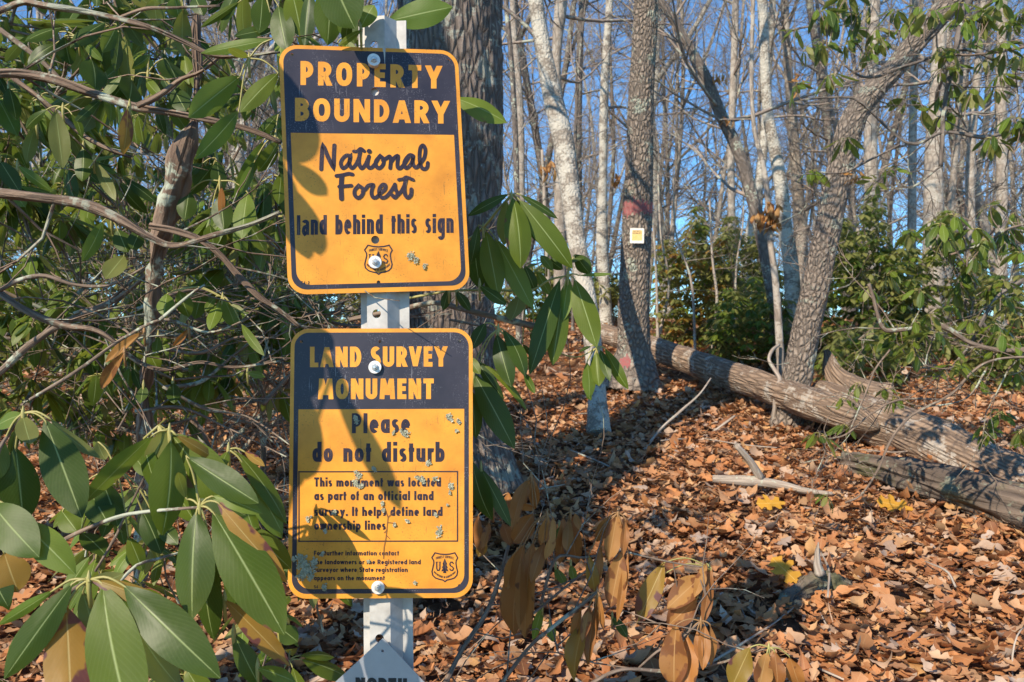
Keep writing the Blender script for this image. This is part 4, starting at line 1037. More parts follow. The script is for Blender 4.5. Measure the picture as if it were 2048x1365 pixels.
# ---- small tag on the painted tree
TG = Board('tree_tag', 'small white square tag nailed to the painted tree', frame_from((1, .02, -.05), (.0, 1, 0), (P(1274, 472, 5.955)[0], (472 - 682.5) / FPX * 5.955, 5.955)))
s = .052
TG.sheet('plate', [rrect(-s, s, -s * 1.08, s * 1.08, .006)], 0, .003, M['plastic'])
TG.sheet('print_panel', [rrect(-s * .72, s * .72, -s * .68, s * .80, .004)], .0019, .0006, M['tagyellow'])
mb = MB(); text(mb, TG, 'PROPERTY', 1266, 1282, 464, 464, 2.2, 2.2, .6, z=.0024, track=.2); text(mb, TG, 'BOUNDARY', 1265, 1283, 468, 468, 2.2, 2.2, .6, z=.0024, track=.2); TG.add(mb, 'tag_lettering', M['ink'])

# ------------------------------------------------------------------ rhododendrons
LM = [M['green'], M['dark'], M['light'], M['olive'], M['orange'], M['brown'], M['petiole'], M['twig'], M['dry'], M['drypetiole'], M['far']]
IX = {'g': 0, 'd': 1, 'l': 2, 'o': 3, 'y': 4, 'b': 5, 'p': 6, 't': 7, 'r': 8, 'f': 10}
def hero(parent, name, leaves, d, conv=lambda x, y: (x, y), zs=1.0, center=None, tilt=.35, bend=.05, fold=-.15, jitter=.05):
    """leaves: (bx, by, tx, ty, width, colour, tip depth offset); whorl centre in the same units"""
    if center is None and len(leaves) > 1:
        for it in leaves: hero(parent, 'dead_leaf' if it[5] in 'br' else 'leaf', [it], d, conv, zs, (it[0], it[1] - 10), tilt, bend, fold, jitter)
        return
    mb = MB()
    C = P(*conv(*center), d) if center else None
    pm = 9 if leaves[0][5] in 'br' else 6
    for it in leaves:
        bx, by, tx, ty, w, c = it[:6]; dt = it[6] if len(it) > 6 else rng.uniform(-.05, .02)
        db = d + rng.uniform(-.01, .01) * jitter * 10; 
        B = P(*conv(bx, by), db); T = P(*conv(tx, ty), db + dt)
        W = w * zs / FPX * d * (.95 if 'wilt' in name else .84)
        toc = unit(VIEW - (B + T) / 2)
        a = unit(T - B); sd = unit(np.cross(a, toc))
        nrm = unit(toc + sd * rng.normal(0, tilt) + np.array([0, 0, .25]))
        W = W / max(.75, nrm.dot(toc)) 
        if c == 'o': nrm = -nrm
        leaf(mb, B, T, W, nrm, fold=fold + rng.normal(0, .08), bend=bend + rng.normal(0, .03), nl=12, na=6, mat=IX[c if c != 'o' else 'g'], wav=.09 if 'wilt' in name else .03)
        if C is not None and np.linalg.norm(C - B) < .12 and np.linalg.norm(C - B) > .002:
            mid = (C + B) / 2 + np.array([0, 0, .15 * np.linalg.norm(C - B)])
            tube(mb, [C, mid, B, B + (T - B) * .06], [.0016, .0014, .0013, .0008], 5, .006, mat=pm)
    if C is not None:
        tube(mb, [C + np.array([0, .004, -.03]), C + np.array([0, 0, -.01]), C, C + np.array([0, 0, .010])], [.002, .0024, .003, .0006], 6, mat=pm)
    return mb.build(name, LM, parent)

def branch(parent, px, d, side=0, name='branch', mat='stem', n=10, tw=.5, knob=.1, lev=1):
    ds = [d] * len(px) if np.isscalar(d) else d
    pts = [P(x, y, q) for (x, y, w), q in zip(px, ds)]; rad = [w / FPX * q / 2 for (x, y, w), q in zip(px, ds)]
    mb = MB()
    sd = int(rng.integers(1000))
    tube(mb, pts, rad, n, .012, lambda th, s, r: r * knob * 2 * (vnoise(th * 1.3 + 20, s * 45, sd) - .5) + r * knob * 2.5 * (vnoise(0 * th + 3, s * 14, sd + 2) - .5))
    PP, RR = resample(pts, rad, .03)
    for j in range(side):
        i = int(len(PP) * rng.uniform(.1, .95)); i = min(i, len(PP) - 2)
        dr = unit(unit(PP[i + 1] - PP[i]) * .6 + rng.normal(0, .8, 3) * np.array([1, .8, 1])); dr[1] = abs(dr[1]) + .1
        grow(mb, PP[i], dr, rng.uniform(.12, .5) * tw * 2, max(RR[i] * .35, .0016), lev, n=5, kids=(2, 3), wig=.22, up=.1)
    return mb.build(name, M[mat], parent)

# whorl variants (shared meshes)
WHORL = []
def whorl(heads, L_, colors, twig=.16, res=(7, 4)):
    mb = MB(); root = np.array([0, 0, -twig])
    for hd in range(heads):
        C = np.zeros(3) if hd == 0 else np.array([rng.normal(0, .085), rng.normal(0, .085), rng.uniform(-.12, .06)])
        a0 = rng.random() * 6; droop = rng.uniform(.55, 1.2); nl = int(rng.integers(6, 10))
        for j in range(nl):
            a = a0 + 2 * np.pi * j / nl + rng.normal(0, .25); dz = -math.sin(min(1.5, droop + rng.normal(0, .25))); h = math.sqrt(max(.02, 1 - dz * dz))
            dr = np.array([math.cos(a) * h, math.sin(a) * h, dz]); pl = .018 * rng.uniform(.8, 1.4)
            st = C + np.array([math.cos(a) * .004, math.sin(a) * .004, rng.uniform(-.012, .002)])
            B = st + unit(np.array([math.cos(a), math.sin(a), .3 - .5 * droop])) * pl
            l = L_ * rng.uniform(.65, 1.15)
            leaf(mb, B, B + dr * l, l * rng.uniform(.32, .42), unit(np.array([math.cos(a) * -dz, math.sin(a) * -dz, h]) + rng.normal(0, .2, 3)), fold=-.2 + rng.normal(0, .12), bend=.06 + rng.normal(0, .03), nl=res[0], na=res[1], mat=IX[colors[int(rng.integers(len(colors)))]])
            tube(mb, [st, (st + B) / 2 + np.array([0, 0, .002]), B], [.0016, .0014, .001], 4, mat=6, cap=False)
        tube(mb, [root + rng.normal(0, .004, 3), (root + C) / 2 + rng.normal(0, .012, 3), C + np.array([0, 0, -.015]), C + np.array([0, 0, .012])], [.0028, .0024, .0026, .0006], 5, .03, mat=7, cap=False)
    return mb.mesh('leaf_cluster', LM)
for k in range(14):
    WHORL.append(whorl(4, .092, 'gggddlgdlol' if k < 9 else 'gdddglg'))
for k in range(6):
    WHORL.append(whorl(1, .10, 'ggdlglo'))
def put_whorl(parent, p, s=1.0, tiltx=0, tilty=0, k=None, lo=0, hi=14):
    o = bpy.data.objects.new('leaf_cluster', WHORL[int(rng.integers(lo, hi)) if k is None else k]); COL.objects.link(o); o.parent = parent
    o.location = np.asarray(p) - np.array(parent.location); o.scale = (s, s, s)
    o.rotation_euler = (tiltx + rng.normal(0, .25), tilty + rng.normal(0, .25), rng.random() * 6.28)
    return o

# --- the large left shrub
LS = empty('rhododendron_shrub', (P(285, 1000, 1.8)[0], 1.8, float(G(-.8, 1.8))), 'tall dense rhododendron filling the left side, with a twisted knobby stem', 'shrub')
branch(LS, [(280, 1240, 26), (284, 1000, 24), (292, 800, 20), (298, 700, 18), (305, 620, 26), (310, 540, 30), (318, 490, 26), (340, 420, 32), (352, 370, 34), (368, 300, 40), (378, 262, 44), (392, 225, 22), (395, 140, 17), (392, 60, 14), (394, 10, 9)],
       [1.9, 1.85, 1.75, 1.65, 1.6, 1.57, 1.55, 1.52, 1.5, 1.47, 1.46, 1.46, 1.46, 1.46, 1.46], 3, 'stem', n=24, knob=.42)
branch(LS, [(-60, 160, 17), (0, 147, 17), (60, 150, 18), (115, 162, 17), (200, 192, 16), (275, 215, 18), (340, 225, 14), (430, 243, 13), (500, 260, 11), (562, 285, 9)], 1.42, 4)
branch(LS, [(275, 212, 11), (320, 190, 10), (360, 160, 9), (400, 145, 8), (435, 118, 8)], 1.4, 1)
branch(LS, [(-60, 380, 18), (0, 387, 20), (90, 397, 22), (170, 410, 22), (240, 440, 20), (300, 475, 16), (350, 492, 13), (430, 470, 12), (500, 450, 10), (560, 425, 9)], 1.35, 4)
branch(LS, [(300, 452, 14), (350, 462, 15), (400, 480, 14), (440, 510, 13), (480, 555, 13), (520, 595, 12), (565, 625, 10), (600, 655, 8)], 1.42, 3)
branch(LS, [(-50, 40, 12), (0, 22, 13), (45, 5, 14), (90, 12, 14), (160, 22, 13), (225, 35, 12), (300, 55, 10), (370, 85, 9), (430, 113, 8), (490, 112, 6), (560, 105, 5)], 1.3, 3)
branch(LS, [(240, 35, 7), (290, 18, 7), (350, 16, 5), (440, 12, 4)], 1.32, 1)
branch(LS, [(25, 155, 10), (70, 190, 11), (120, 230, 11), (165, 270, 10), (220, 300, 9), (262, 315, 6)], 1.5, 3)
branch(LS, [(-40, 570, 12), (0, 588, 15), (50, 620, 15), (120, 650, 14), (200, 665, 12), (270, 720, 10), (330, 740, 8), (400, 725, 7), (470, 735, 6), (575, 720, 5)], 1.55, 6, tw=.7, lev=2)
branch(LS, [(-30, 760, 14), (0, 745, 15), (60, 690, 14), (140, 640, 12), (230, 600, 10), (300, 545, 6)], 1.9, 5, mat='twig', tw=.7, lev=2)
branch(LS, [(0, 580, 9), (40, 560, 9), (90, 552, 8), (150, 570, 7), (220, 570, 6), (290, 535, 5)], 1.5, 3, mat='twig')
branch(LS, [(320, 640, 7), (380, 590, 6), (410, 570, 5)], 1.45, 1, mat='twig')
branch(LS, [(60, 800, 7), (150, 745, 7), (250, 675, 7), (330, 640, 6), (420, 665, 5), (510, 632, 4)], 1.5, 3, mat='twig', lev=2)
branch(LS, [(0, 60, 10), (80, 120, 9), (140, 180, 9)], 1.9, 2, mat='twig')
for i in range(30):
    x0 = rng.uniform(-120, 560); y0 = rng.uniform(600, 860); d = rng.uniform(1.6, 3.0)
    a = rng.normal(0, .5); l = rng.uniform(150, 420)
    pxs = [(x0 + math.cos(a) * l * f, y0 + math.sin(a) * l * f + 25 * math.sin(f * 5 + i), rng.uniform(4, 9) * (1.3 - f)) for f in (0, .3, .6, 1)]
    branch(LS, pxs, [d, d + .05, d + .1, d + .05 * rng.normal()], 3, mat='twig', tw=.6, n=6, lev=2)
z3 = lambda x, y: (x / 3.413, y / 3.413)
z4 = lambda x, y: (x / 3.413, 400 + y / 3.413)
S3 = 1 / 3.413
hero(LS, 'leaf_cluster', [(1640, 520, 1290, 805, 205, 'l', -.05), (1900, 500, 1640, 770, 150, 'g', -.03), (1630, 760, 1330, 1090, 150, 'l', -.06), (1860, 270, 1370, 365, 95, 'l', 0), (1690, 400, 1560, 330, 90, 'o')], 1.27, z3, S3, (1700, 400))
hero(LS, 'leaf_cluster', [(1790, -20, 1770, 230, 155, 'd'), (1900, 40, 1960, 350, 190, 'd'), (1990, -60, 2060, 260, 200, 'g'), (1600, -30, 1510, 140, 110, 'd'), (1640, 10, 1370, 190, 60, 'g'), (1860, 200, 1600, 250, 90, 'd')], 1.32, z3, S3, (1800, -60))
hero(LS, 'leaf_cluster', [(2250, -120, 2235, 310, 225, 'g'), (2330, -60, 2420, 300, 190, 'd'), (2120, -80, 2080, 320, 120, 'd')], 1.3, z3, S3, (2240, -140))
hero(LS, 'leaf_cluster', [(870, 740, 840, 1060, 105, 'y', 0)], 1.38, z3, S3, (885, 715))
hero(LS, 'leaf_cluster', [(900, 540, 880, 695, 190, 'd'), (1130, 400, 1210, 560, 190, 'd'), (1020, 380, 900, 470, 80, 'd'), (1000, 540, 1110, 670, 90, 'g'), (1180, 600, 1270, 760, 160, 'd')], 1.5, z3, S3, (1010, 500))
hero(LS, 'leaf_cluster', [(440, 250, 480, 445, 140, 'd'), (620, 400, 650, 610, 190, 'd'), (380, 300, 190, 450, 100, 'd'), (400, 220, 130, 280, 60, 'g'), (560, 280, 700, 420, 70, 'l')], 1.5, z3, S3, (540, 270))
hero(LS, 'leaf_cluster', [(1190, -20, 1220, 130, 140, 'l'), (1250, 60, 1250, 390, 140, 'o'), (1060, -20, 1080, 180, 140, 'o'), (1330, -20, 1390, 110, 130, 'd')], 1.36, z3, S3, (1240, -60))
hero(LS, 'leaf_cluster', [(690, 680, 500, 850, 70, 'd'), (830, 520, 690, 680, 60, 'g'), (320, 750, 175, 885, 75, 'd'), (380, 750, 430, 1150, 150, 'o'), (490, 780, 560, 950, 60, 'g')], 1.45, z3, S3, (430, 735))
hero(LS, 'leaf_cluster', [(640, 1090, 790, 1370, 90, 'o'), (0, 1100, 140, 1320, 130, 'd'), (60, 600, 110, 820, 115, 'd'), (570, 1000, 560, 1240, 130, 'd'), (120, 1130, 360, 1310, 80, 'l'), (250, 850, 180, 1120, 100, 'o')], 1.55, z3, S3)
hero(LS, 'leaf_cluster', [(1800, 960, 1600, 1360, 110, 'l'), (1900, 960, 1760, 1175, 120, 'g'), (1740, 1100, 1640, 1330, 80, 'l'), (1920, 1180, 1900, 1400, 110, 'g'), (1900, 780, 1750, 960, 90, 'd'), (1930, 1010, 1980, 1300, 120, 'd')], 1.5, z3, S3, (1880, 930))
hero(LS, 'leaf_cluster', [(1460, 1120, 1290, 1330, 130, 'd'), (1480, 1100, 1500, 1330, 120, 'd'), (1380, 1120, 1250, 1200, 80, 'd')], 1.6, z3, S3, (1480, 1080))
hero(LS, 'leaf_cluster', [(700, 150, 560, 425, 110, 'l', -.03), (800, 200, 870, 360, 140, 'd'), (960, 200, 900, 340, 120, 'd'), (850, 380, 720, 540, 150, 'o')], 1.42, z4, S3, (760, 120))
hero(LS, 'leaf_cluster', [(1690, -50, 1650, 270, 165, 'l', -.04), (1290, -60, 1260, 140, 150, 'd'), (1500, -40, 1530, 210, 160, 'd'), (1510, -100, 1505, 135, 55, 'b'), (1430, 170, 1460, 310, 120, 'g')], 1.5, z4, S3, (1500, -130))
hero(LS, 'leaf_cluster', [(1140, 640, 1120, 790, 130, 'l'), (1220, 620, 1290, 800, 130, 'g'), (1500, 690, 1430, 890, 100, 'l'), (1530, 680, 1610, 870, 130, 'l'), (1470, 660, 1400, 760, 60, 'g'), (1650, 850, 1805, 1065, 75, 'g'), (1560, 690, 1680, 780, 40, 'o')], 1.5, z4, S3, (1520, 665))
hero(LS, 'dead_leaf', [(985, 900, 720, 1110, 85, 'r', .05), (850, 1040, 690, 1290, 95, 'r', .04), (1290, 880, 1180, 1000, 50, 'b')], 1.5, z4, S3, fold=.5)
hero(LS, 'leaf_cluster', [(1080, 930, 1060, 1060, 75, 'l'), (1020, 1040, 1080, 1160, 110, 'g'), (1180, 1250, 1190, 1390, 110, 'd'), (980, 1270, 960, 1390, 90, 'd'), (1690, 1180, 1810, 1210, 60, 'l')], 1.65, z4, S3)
cnt = 0
while cnt < 56:
    x = rng.uniform(-160, 590); y = rng.uniform(-140, 640); d = rng.uniform(1.6, 3.0)
    if y > 480 and rng.random() < .55: continue
    if y > 330 and d < 1.8: continue
    if x > 380 and y < 90 and rng.random() < .6: continue
    put_whorl(LS, P(x, y, d), rng.uniform(.85, 1.2)); cnt += 1
for i in range(22):
    put_whorl(LS, P(rng.uniform(-80, 560), rng.uniform(560, 790), rng.uniform(1.9, 2.7)), rng.uniform(.7, 1.0), lo=14 if i % 2 else 0, hi=20)
LT = empty('rhododendron_shrub', (-1.0, 2.5, float(G(-1.0, 2.5))), 'low tangled rhododendron thicket of twigs between the lower left leaves and the twisted stem', 'shrub')
for i in range(64):
    x = rng.uniform(-120, 640); y = rng.uniform(560, 830); put_whorl(LT, P(x, y, rng.uniform(2.0, 3.4)), rng.uniform(.75, 1.15), lo=0 if i % 3 == 0 else 14, hi=20)
for i in range(34):
    x0 = rng.uniform(-120, 620); y0 = rng.uniform(600, 900); d = rng.uniform(1.7, 3.2); a = rng.normal(0, .8); l = rng.uniform(120, 320)
    branch(LT, [(x0 + math.cos(a) * l * f, y0 + math.sin(a) * l * f + 20 * math.sin(f * 5 + i), rng.uniform(3, 7) * (1.3 - f)) for f in (0, .3, .6, 1)], [d, d + .05, d + .1, d], 3, mat='stem' if i % 2 else 'darkbark', tw=.6, n=6, lev=2)
# a second one behind it
LB = empty('rhododendron_shrub', (-1.6, 4.0, float(G(-1.6, 4.0))), 'smaller rhododendron behind the dense left one, leaves small and shaded', 'shrub')
for i in range(7):
    x = -1.9 + rng.normal(0, .5); mb = MB()
    grow(mb, [x, 4.0 + rng.normal(0, .3), .4], [rng.normal(0, .5), rng.normal(0, .3), 1], rng.uniform(1.2, 2), .016, 2, n=6, kids=(4, 6)); mb.build('stem', M['stem'], LB)
for i in range(96):
    x = rng.uniform(-200, 700); y = rng.uniform(80, 730); d = rng.uniform(3.1, 4.6)
    if y > 520 and rng.random() < .3: continue
    put_whorl(LB, P(x, y, d), rng.uniform(.9, 1.3))

# --- shrub at lower left
FS = empty('rhododendron_shrub', (P(150, 1500, 1.0)[0], 1.0, float(G(-.5, 1.0))), 'low rhododendron with big glossy leaves at the lower left corner', 'shrub')
z5 = lambda x, y: (x / 2.417, 800 + y / 2.417); S5 = 1 / 2.417
hero(FS, 'leaf_cluster', [(740, 170, 405, 500, 125, 'l', .02), (825, 195, 785, 655, 195, 'g', -.02), (805, 140, 715, 345, 120, 'o', .03), (850, 170, 1050, 290, 60, 'y', .03)], 1.0, z5, S5, (820, 150))
hero(FS, 'leaf_cluster', [(215, 95, 395, 570, 215, 'd', -.03), (75, 230, 115, 605, 200, 'd'), (240, 90, 490, 285, 60, 'o', .02), (110, 70, -20, 130, 90, 'l'), (110, 75, 150, 215, 110, 'o'), (20, 200, -90, 420, 160, 'd')], 1.02, z5, S5, (112, 65))
hero(FS, 'leaf_cluster', [(900, 275, 1250, 500, 160, 'd', -.02), (1030, 465, 1270, 550, 85, 'l', .0), (950, 540, 930, 1065, 205, 'd', -.04), (1030, 545, 1375, 1135, 270, 'g', -.05), (1050, 495, 1390, 885, 120, 'y', -.01), (1000, 620, 1035, 1160, 160, 'd', .02), (900, 480, 860, 350, 60, 'o')], .94, z5, S5, (965, 515))
hero(FS, 'leaf_cluster', [(-40, 500, 190, 760, 220, 'g', -.03), (90, 575, 365, 845, 170, 'l', -.02), (20, 740, 90, 930, 190, 'y', 0), (-60, 800, 40, 1000, 150, 'd')], .9, z5, S5, (-60, 480))
hero(FS, 'leaf_cluster', [(350, 890, 20, 1350, 165, 'd', -.04), (320, 1000, 345, 1520, 250, 'y', -.05), (495, 890, 650, 1620, 290, 'g', -.06), (600, 900, 1065, 1345, 240, 'd', -.04), (420, 860, 870, 1030, 100, 'y', .0), (260, 920, -10, 1090, 70, 'l', 0), (400, 930, 460, 1130, 110, 'o', 0), (430, 880, 600, 840, 90, 'o', .03)], .82, z5, S5, (430, 870))
hero(FS, 'leaf_cluster', [(1085, 965, 1400, 1285, 115, 'y', 0), (1245, 1295, 1430, 1365, 85, 'l', 0), (1130, 1130, 1260, 1390, 120, 'd', 0), (1350, 1100, 1440, 1170, 110, 'd', 0), (640, 1040, 880, 1400, 200, 'o', .06), (900, 1300, 1020, 1500, 140, 'g')], .95, z5, S5)
hero(FS, 'leaf_cluster', [(1140, 250, 1385, 600, 95, 'g', 0), (1210, 380, 1365, 645, 120, 'l', 0), (1100, 250, 1060, 330, 60, 'l'), (1180, 250, 1280, 320, 45, 'y')], 1.08, z5, S5, (1105, 240))
hero(FS, 'leaf_cluster', [(490, 390, 570, 610, 140, 'd'), (440, 460, 525, 605, 150, 'd'), (300, 540, 375, 640, 120, 'g'), (690, 540, 780, 745, 120, 'd'), (620, 660, 690, 830, 90, 'g'), (640, 260, 720, 370, 80, 'g'), (470, 200, 510, 290, 80, 'o'), (390, 640, 520, 760, 110, 'd'), (760, 590, 860, 700, 90, 'd')], 1.2, z5, S5, (560, 330))
z5p = lambda x, y, w: (*z5(x, y), w)
branch(FS, [z5p(200, 1500, 11), z5p(300, 1020, 9), z5p(340, 930, 9), z5p(430, 870, 8)], [.9, .86, .84, .82], 0, mat='twig', n=8)
branch(FS, [z5p(180, 760, 8), z5p(340, 660, 9), z5p(560, 570, 9), z5p(720, 540, 7), z5p(960, 520, 6)], [1.05, 1.02, 1.0, .98, .945], 0, mat='twig', n=8)
branch(FS, [z5p(560, 900, 7), z5p(660, 800, 6), z5p(760, 770, 6), z5p(880, 735, 4)], [1.05, 1.06, 1.07, 1.08], 0, mat='twig', n=8)
branch(FS, [z5p(460, 830, 6), z5p(560, 660, 6), z5p(600, 570, 5), z5p(800, 180, 4), z5p(820, 150, 3)], [1.05, 1.06, 1.06, 1.02, 1.0], 0, mat='twig', n=8)
branch(FS, [z5p(-60, 700, 8), z5p(-20, 300, 7), z5p(40, 170, 6), z5p(112, 65, 5)], [1.0, 1.0, 1.02, 1.02], 0, mat='twig', n=8)
for i in range(24):
    x = rng.uniform(-60, 640); y = rng.uniform(960, 1400); put_whorl(FS, P(x, y, rng.uniform(1.2, 1.5)), rng.uniform(.6, .9), lo=14, hi=20)

# --- leaves out to the left that throw the shadows over the signs
SH = empty('rhododendron_branch', (-1.15, .55, float(G(-1.15, .55))), 'leafy rhododendron branch reaching in from the left, shading the signs', 'shrub')
def caster(bd, leaves, t, name='leaf_cluster'):
    mb = MB(); L3 = np.array(TOSUN)
    ctr = None
    for bx, by, tx, ty, w in leaves:
        B = bd.world(bx, by) + L3 * t; T = bd.world(tx, ty) + L3 * t
        leaf(mb, B, T, w / 1310, L3, fold=-.06, bend=.05, nl=12, na=6, mat=int(rng.integers(3)), pa=.8, pb=.7)
        C = bd.world(leaves[0][0], leaves[0][1]) + L3 * (t + .02)
        if np.linalg.norm(C - B) < .2: tube(mb, [C, B, B + (T - B) * .05], [.002, .0015, .001], 5, mat=6)
    return mb.build(name, LM, SH)
caster(UP, [(558, 130, 580, 328, 92), (575, 322, 655, 392, 40), (570, 360, 640, 512, 50), (560, 400, 618, 520, 38), (540, 300, 560, 430, 60)], .58)
caster(UP, [(742, 50, 797, 176, 92)], .11)
caster(LO, [(620, 655, 668, 700, 36), (606, 645, 598, 800, 78), (640, 690, 622, 790, 26), (585, 740, 612, 960, 74), (560, 800, 590, 980, 60)], .62)
caster(LO, [(662, 755, 803, 1022, 44), (640, 690, 700, 800, 20)], .85)
caster(LO, [(616, 1052, 722, 1172, 74), (600, 1090, 660, 1205, 60), (660, 1150, 745, 1192, 36), (570, 1060, 600, 1160, 40)], .27)
caster(LO, [(745, 1265, 800, 1420, 70), (700, 1290, 715, 1400, 34), (780, 1230, 850, 1300, 40)], .3)
c0 = LO.world(662, 755) + np.array(TOSUN) * .85; c1 = UP.world(558, 130) + np.array(TOSUN) * .6; c2 = LO.world(606, 645) + np.array(TOSUN) * .63
mb = MB(); bse = np.array(SH.location)
tube(mb, [bse, bse + [0, 0, .5], (bse + c1) / 2 + [-.1, 0, .25], c1 + [-.03, 0, .02], c1], [.014, .012, .010, .006, .003], 8, .05)
tube(mb, [bse + [0, 0, .3], (bse + [0, 0, .3] + c2) / 2 + [0, 0, .08], c2], [.009, .007, .003], 8, .05)
tube(mb, [bse + [0, 0, .3], (bse + c0) / 2 + [-.05, -.05, .1], c0], [.009, .007, .003], 8, .05)
mb.build('stem', M['stem'], SH)

# --- drooping sprig right of the signs
SP = empty('rhododendron_branch', (P(890, 620, 1.5)[0], 1.5, P(0, 650, 1.5)[2]), 'green leafy rhododendron sprig drooping in front of the oak, right of the signs', 'branch')
z6 = lambda x, y: (900 + x / 2.482, 350 + y / 2.482); S6 = 1 / 2.482
hero(SP, 'leaf_cluster', [(312, 115, 352, 465, 150, 'g', -.03), (345, 125, 608, 465, 140, 'g', 0), (292, 95, 88, 205, 60, 'd', 0), (350, 100, 535, 218, 45, 'd', .02), (280, 130, 268, 350, 95, 'o', .02), (330, 120, 460, 350, 70, 'd', .03)], 1.38, z6, S6, (305, 100))
hero(SP, 'leaf_cluster', [(178, 280, 240, 602, 135, 'g', -.03), (225, 315, 412, 665, 120, 'l', -.02), (140, 250, 103, 445, 60, 'd', 0), (120, 320, 150, 565, 120, 'd', .02), (180, 480, 235, 640, 80, 'd', .02)], 1.42, z6, S6, (165, 262))
hero(SP, 'leaf_cluster', [(620, 520, 728, 855, 140, 'g', -.04), (590, 510, 560, 725, 85, 'l', -.02), (545, 520, 395, 992, 120, 'd', -.05), (560, 600, 510, 945, 120, 'g', -.03), (620, 395, 695, 492, 90, 'd', 0), (640, 500, 805, 492, 22, 'l', 0), (600, 420, 660, 420, 60, 'd')], 1.46, z6, S6, (585, 500))
hero(SP, 'leaf_cluster', [(510, 355, 545, 440, 60, 'd'), (450, 400, 510, 475, 55, 'g'), (490, 420, 560, 470, 60, 'd'), (440, 440, 380, 460, 24, 'l'), (370, 450, 425, 580, 70, 'd'), (430, 480, 500, 600, 60, 'g')], 1.6, z6, S6, (480, 430))
hero(SP, 'leaf_cluster', [(345, 590, 300, 725, 95, 'o'), (420, 755, 425, 845, 60, 'd'), (440, 700, 460, 800, 60, 'd'), (360, 840, 410, 900, 30, 'd')], 1.5, z6, S6, (380, 580))
hero(SP, 'leaf_cluster', [(680, 930, 690, 1115, 75, 'l', -.02), (725, 880, 740, 1050, 95, 'g', -.02), (745, 870, 795, 1025, 60, 'd'), (770, 862, 885, 1065, 70, 'g'), (700, 850, 640, 880, 20, 'd'), (680, 1080, 700, 1120, 30, 'd')], 1.5, z6, S6, (732, 856))
hero(SP, 'leaf_cluster', [(230, 790, 305, 1055, 115, 'd', -.03), (265, 770, 375, 1005, 90, 'd', -.03), (175, 735, 110, 865, 80, 'd'), (130, 920, 268, 1115, 60, 'd'), (150, 930, 385, 1175, 40, 'g'), (365, 980, 422, 1085, 45, 'd')], 1.36, z6, S6, (240, 765))
hero(SP, 'leaf_cluster', [(118, 985, 320, 1360, 150, 'd', -.03), (100, 1060, 130, 1310, 100, 'd', 0), (90, 900, 150, 990, 60, 'g')], 1.33, z6, S6)
z8 = lambda x, y: (880 + x / 2.627, 560 + y / 2.627)
hero(SP, 'leaf_cluster', [(170, 950, 275, 1265, 120, 'd', -.02), (215, 990, 372, 1295, 85, 'd', -.02)], 1.32, z8, 1 / 2.627)
hero(SP, 'leaf_cluster', [(905, 195, 1014, 246, 46, 'l', .0)], 1.34)
hero(SP, 'leaf_cluster', [(60, 60, 130, 160, 60, 'd'), (20, 45, -10, 160, 60, 'd'), (180, 30, 320, 130, 70, 'd')], 1.4, lambda x, y: (890 + x / 2.6, 560 + y / 2.6), 1 / 2.6)
branch(SP, [(700, 640, 10), (800, 620, 10), (870, 606, 10), (930, 620, 11), (1000, 637, 12), (1073, 654, 13)], [1.6, 1.55, 1.52, 1.5, 1.5, 1.5], 0, mat='twig')
branch(SP, [(800, 600, 6), (900, 583, 5), (980, 581, 5), (1061, 581, 4), (1100, 560, 4), (1136, 552, 4)], [1.55, 1.52, 1.5, 1.48, 1.47, 1.46], 0, mat='petiole', n=7)
branch(SP, [(880, 520, 7), (930, 485, 6), (966, 456, 6), (996, 420, 5), (1023, 391, 5)], [1.5, 1.46, 1.42, 1.4, 1.38], 0, mat='petiole', n=7)
branch(SP, [(1040, 640, 4), (1090, 690, 3), (1150, 715, 3), (1195, 695, 3)], [1.5, 1.5, 1.5, 1.5], 0, mat='petiole', n=6)
branch(SP, [(900, 640, 6), (950, 650, 5), (990, 658, 4)], [1.45, 1.4, 1.36], 0, mat='twig', n=6)

# leaves over the post top
TP = empty('rhododendron_branch', (P(700, -120, 1.2)[0], 1.2, P(0, -120, 1.2)[2]), 'leafy twig hanging over the top of the post with one big pale leaf', 'branch')
hero(TP, 'leaf_cluster', [(775, 43, 905, 14, 66, 'l', .0)], 1.29, center=(760, 52), tilt=.1)
hero(TP, 'leaf_cluster', [(722, 56, 748, 10, 42, 'l', .0), (716, 40, 684, 8, 30, 'l', 0), (724, 60, 676, 92, 16, 'g', 0), (700, 30, 690, 92, 26, 'd', .05)], 1.225, center=(722, 58))
branch(TP, [(640, -110, 6), (690, -30, 5), (716, 30, 4), (724, 60, 3)], [1.25, 1.24, 1.23, 1.225], 0, mat='petiole', n=7)

# --- wilted brown sprigs below
WI = empty('wilted_rhododendron', (P(1130, 1420, 1.62)[0], 1.62, float(G(.1, 1.62))), 'wilted rhododendron sprigs with limp brown hanging leaves below the signs', 'shrub')
z7 = lambda x, y: (900 + x / 2.65, 850 + y / 2.65); S7 = 1 / 2.65
hero(WI, 'wilted_leaf_cluster', [(410, 290, 330, 560, 75, 'b'), (440, 280, 450, 440, 60, 'b'), (430, 290, 350, 450, 80, 'b'), (440, 470, 330, 630, 115, 'b'), (460, 440, 340, 430, 40, 'b')], 1.5, z7, S7, (430, 268), fold=.35)
hero(WI, 'wilted_leaf_cluster', [(390, 640, 340, 1120, 150, 'b', .02), (440, 620, 400, 1130, 120, 'b', 0), (500, 620, 430, 840, 70, 'b'), (520, 480, 480, 640, 60, 'r'), (545, 490, 505, 715, 55, 'r'), (360, 660, 300, 870, 90, 'b')], 1.48, z7, S7, (515, 470), fold=.3)
hero(WI, 'wilted_leaf_cluster', [(600, 490, 580, 740, 80, 'b', 0), (640, 480, 670, 740, 90, 'b', 0), (660, 470, 690, 560, 40, 'b'), (630, 500, 620, 700, 60, 'b')], 1.58, z7, S7, (640, 462), fold=.3)
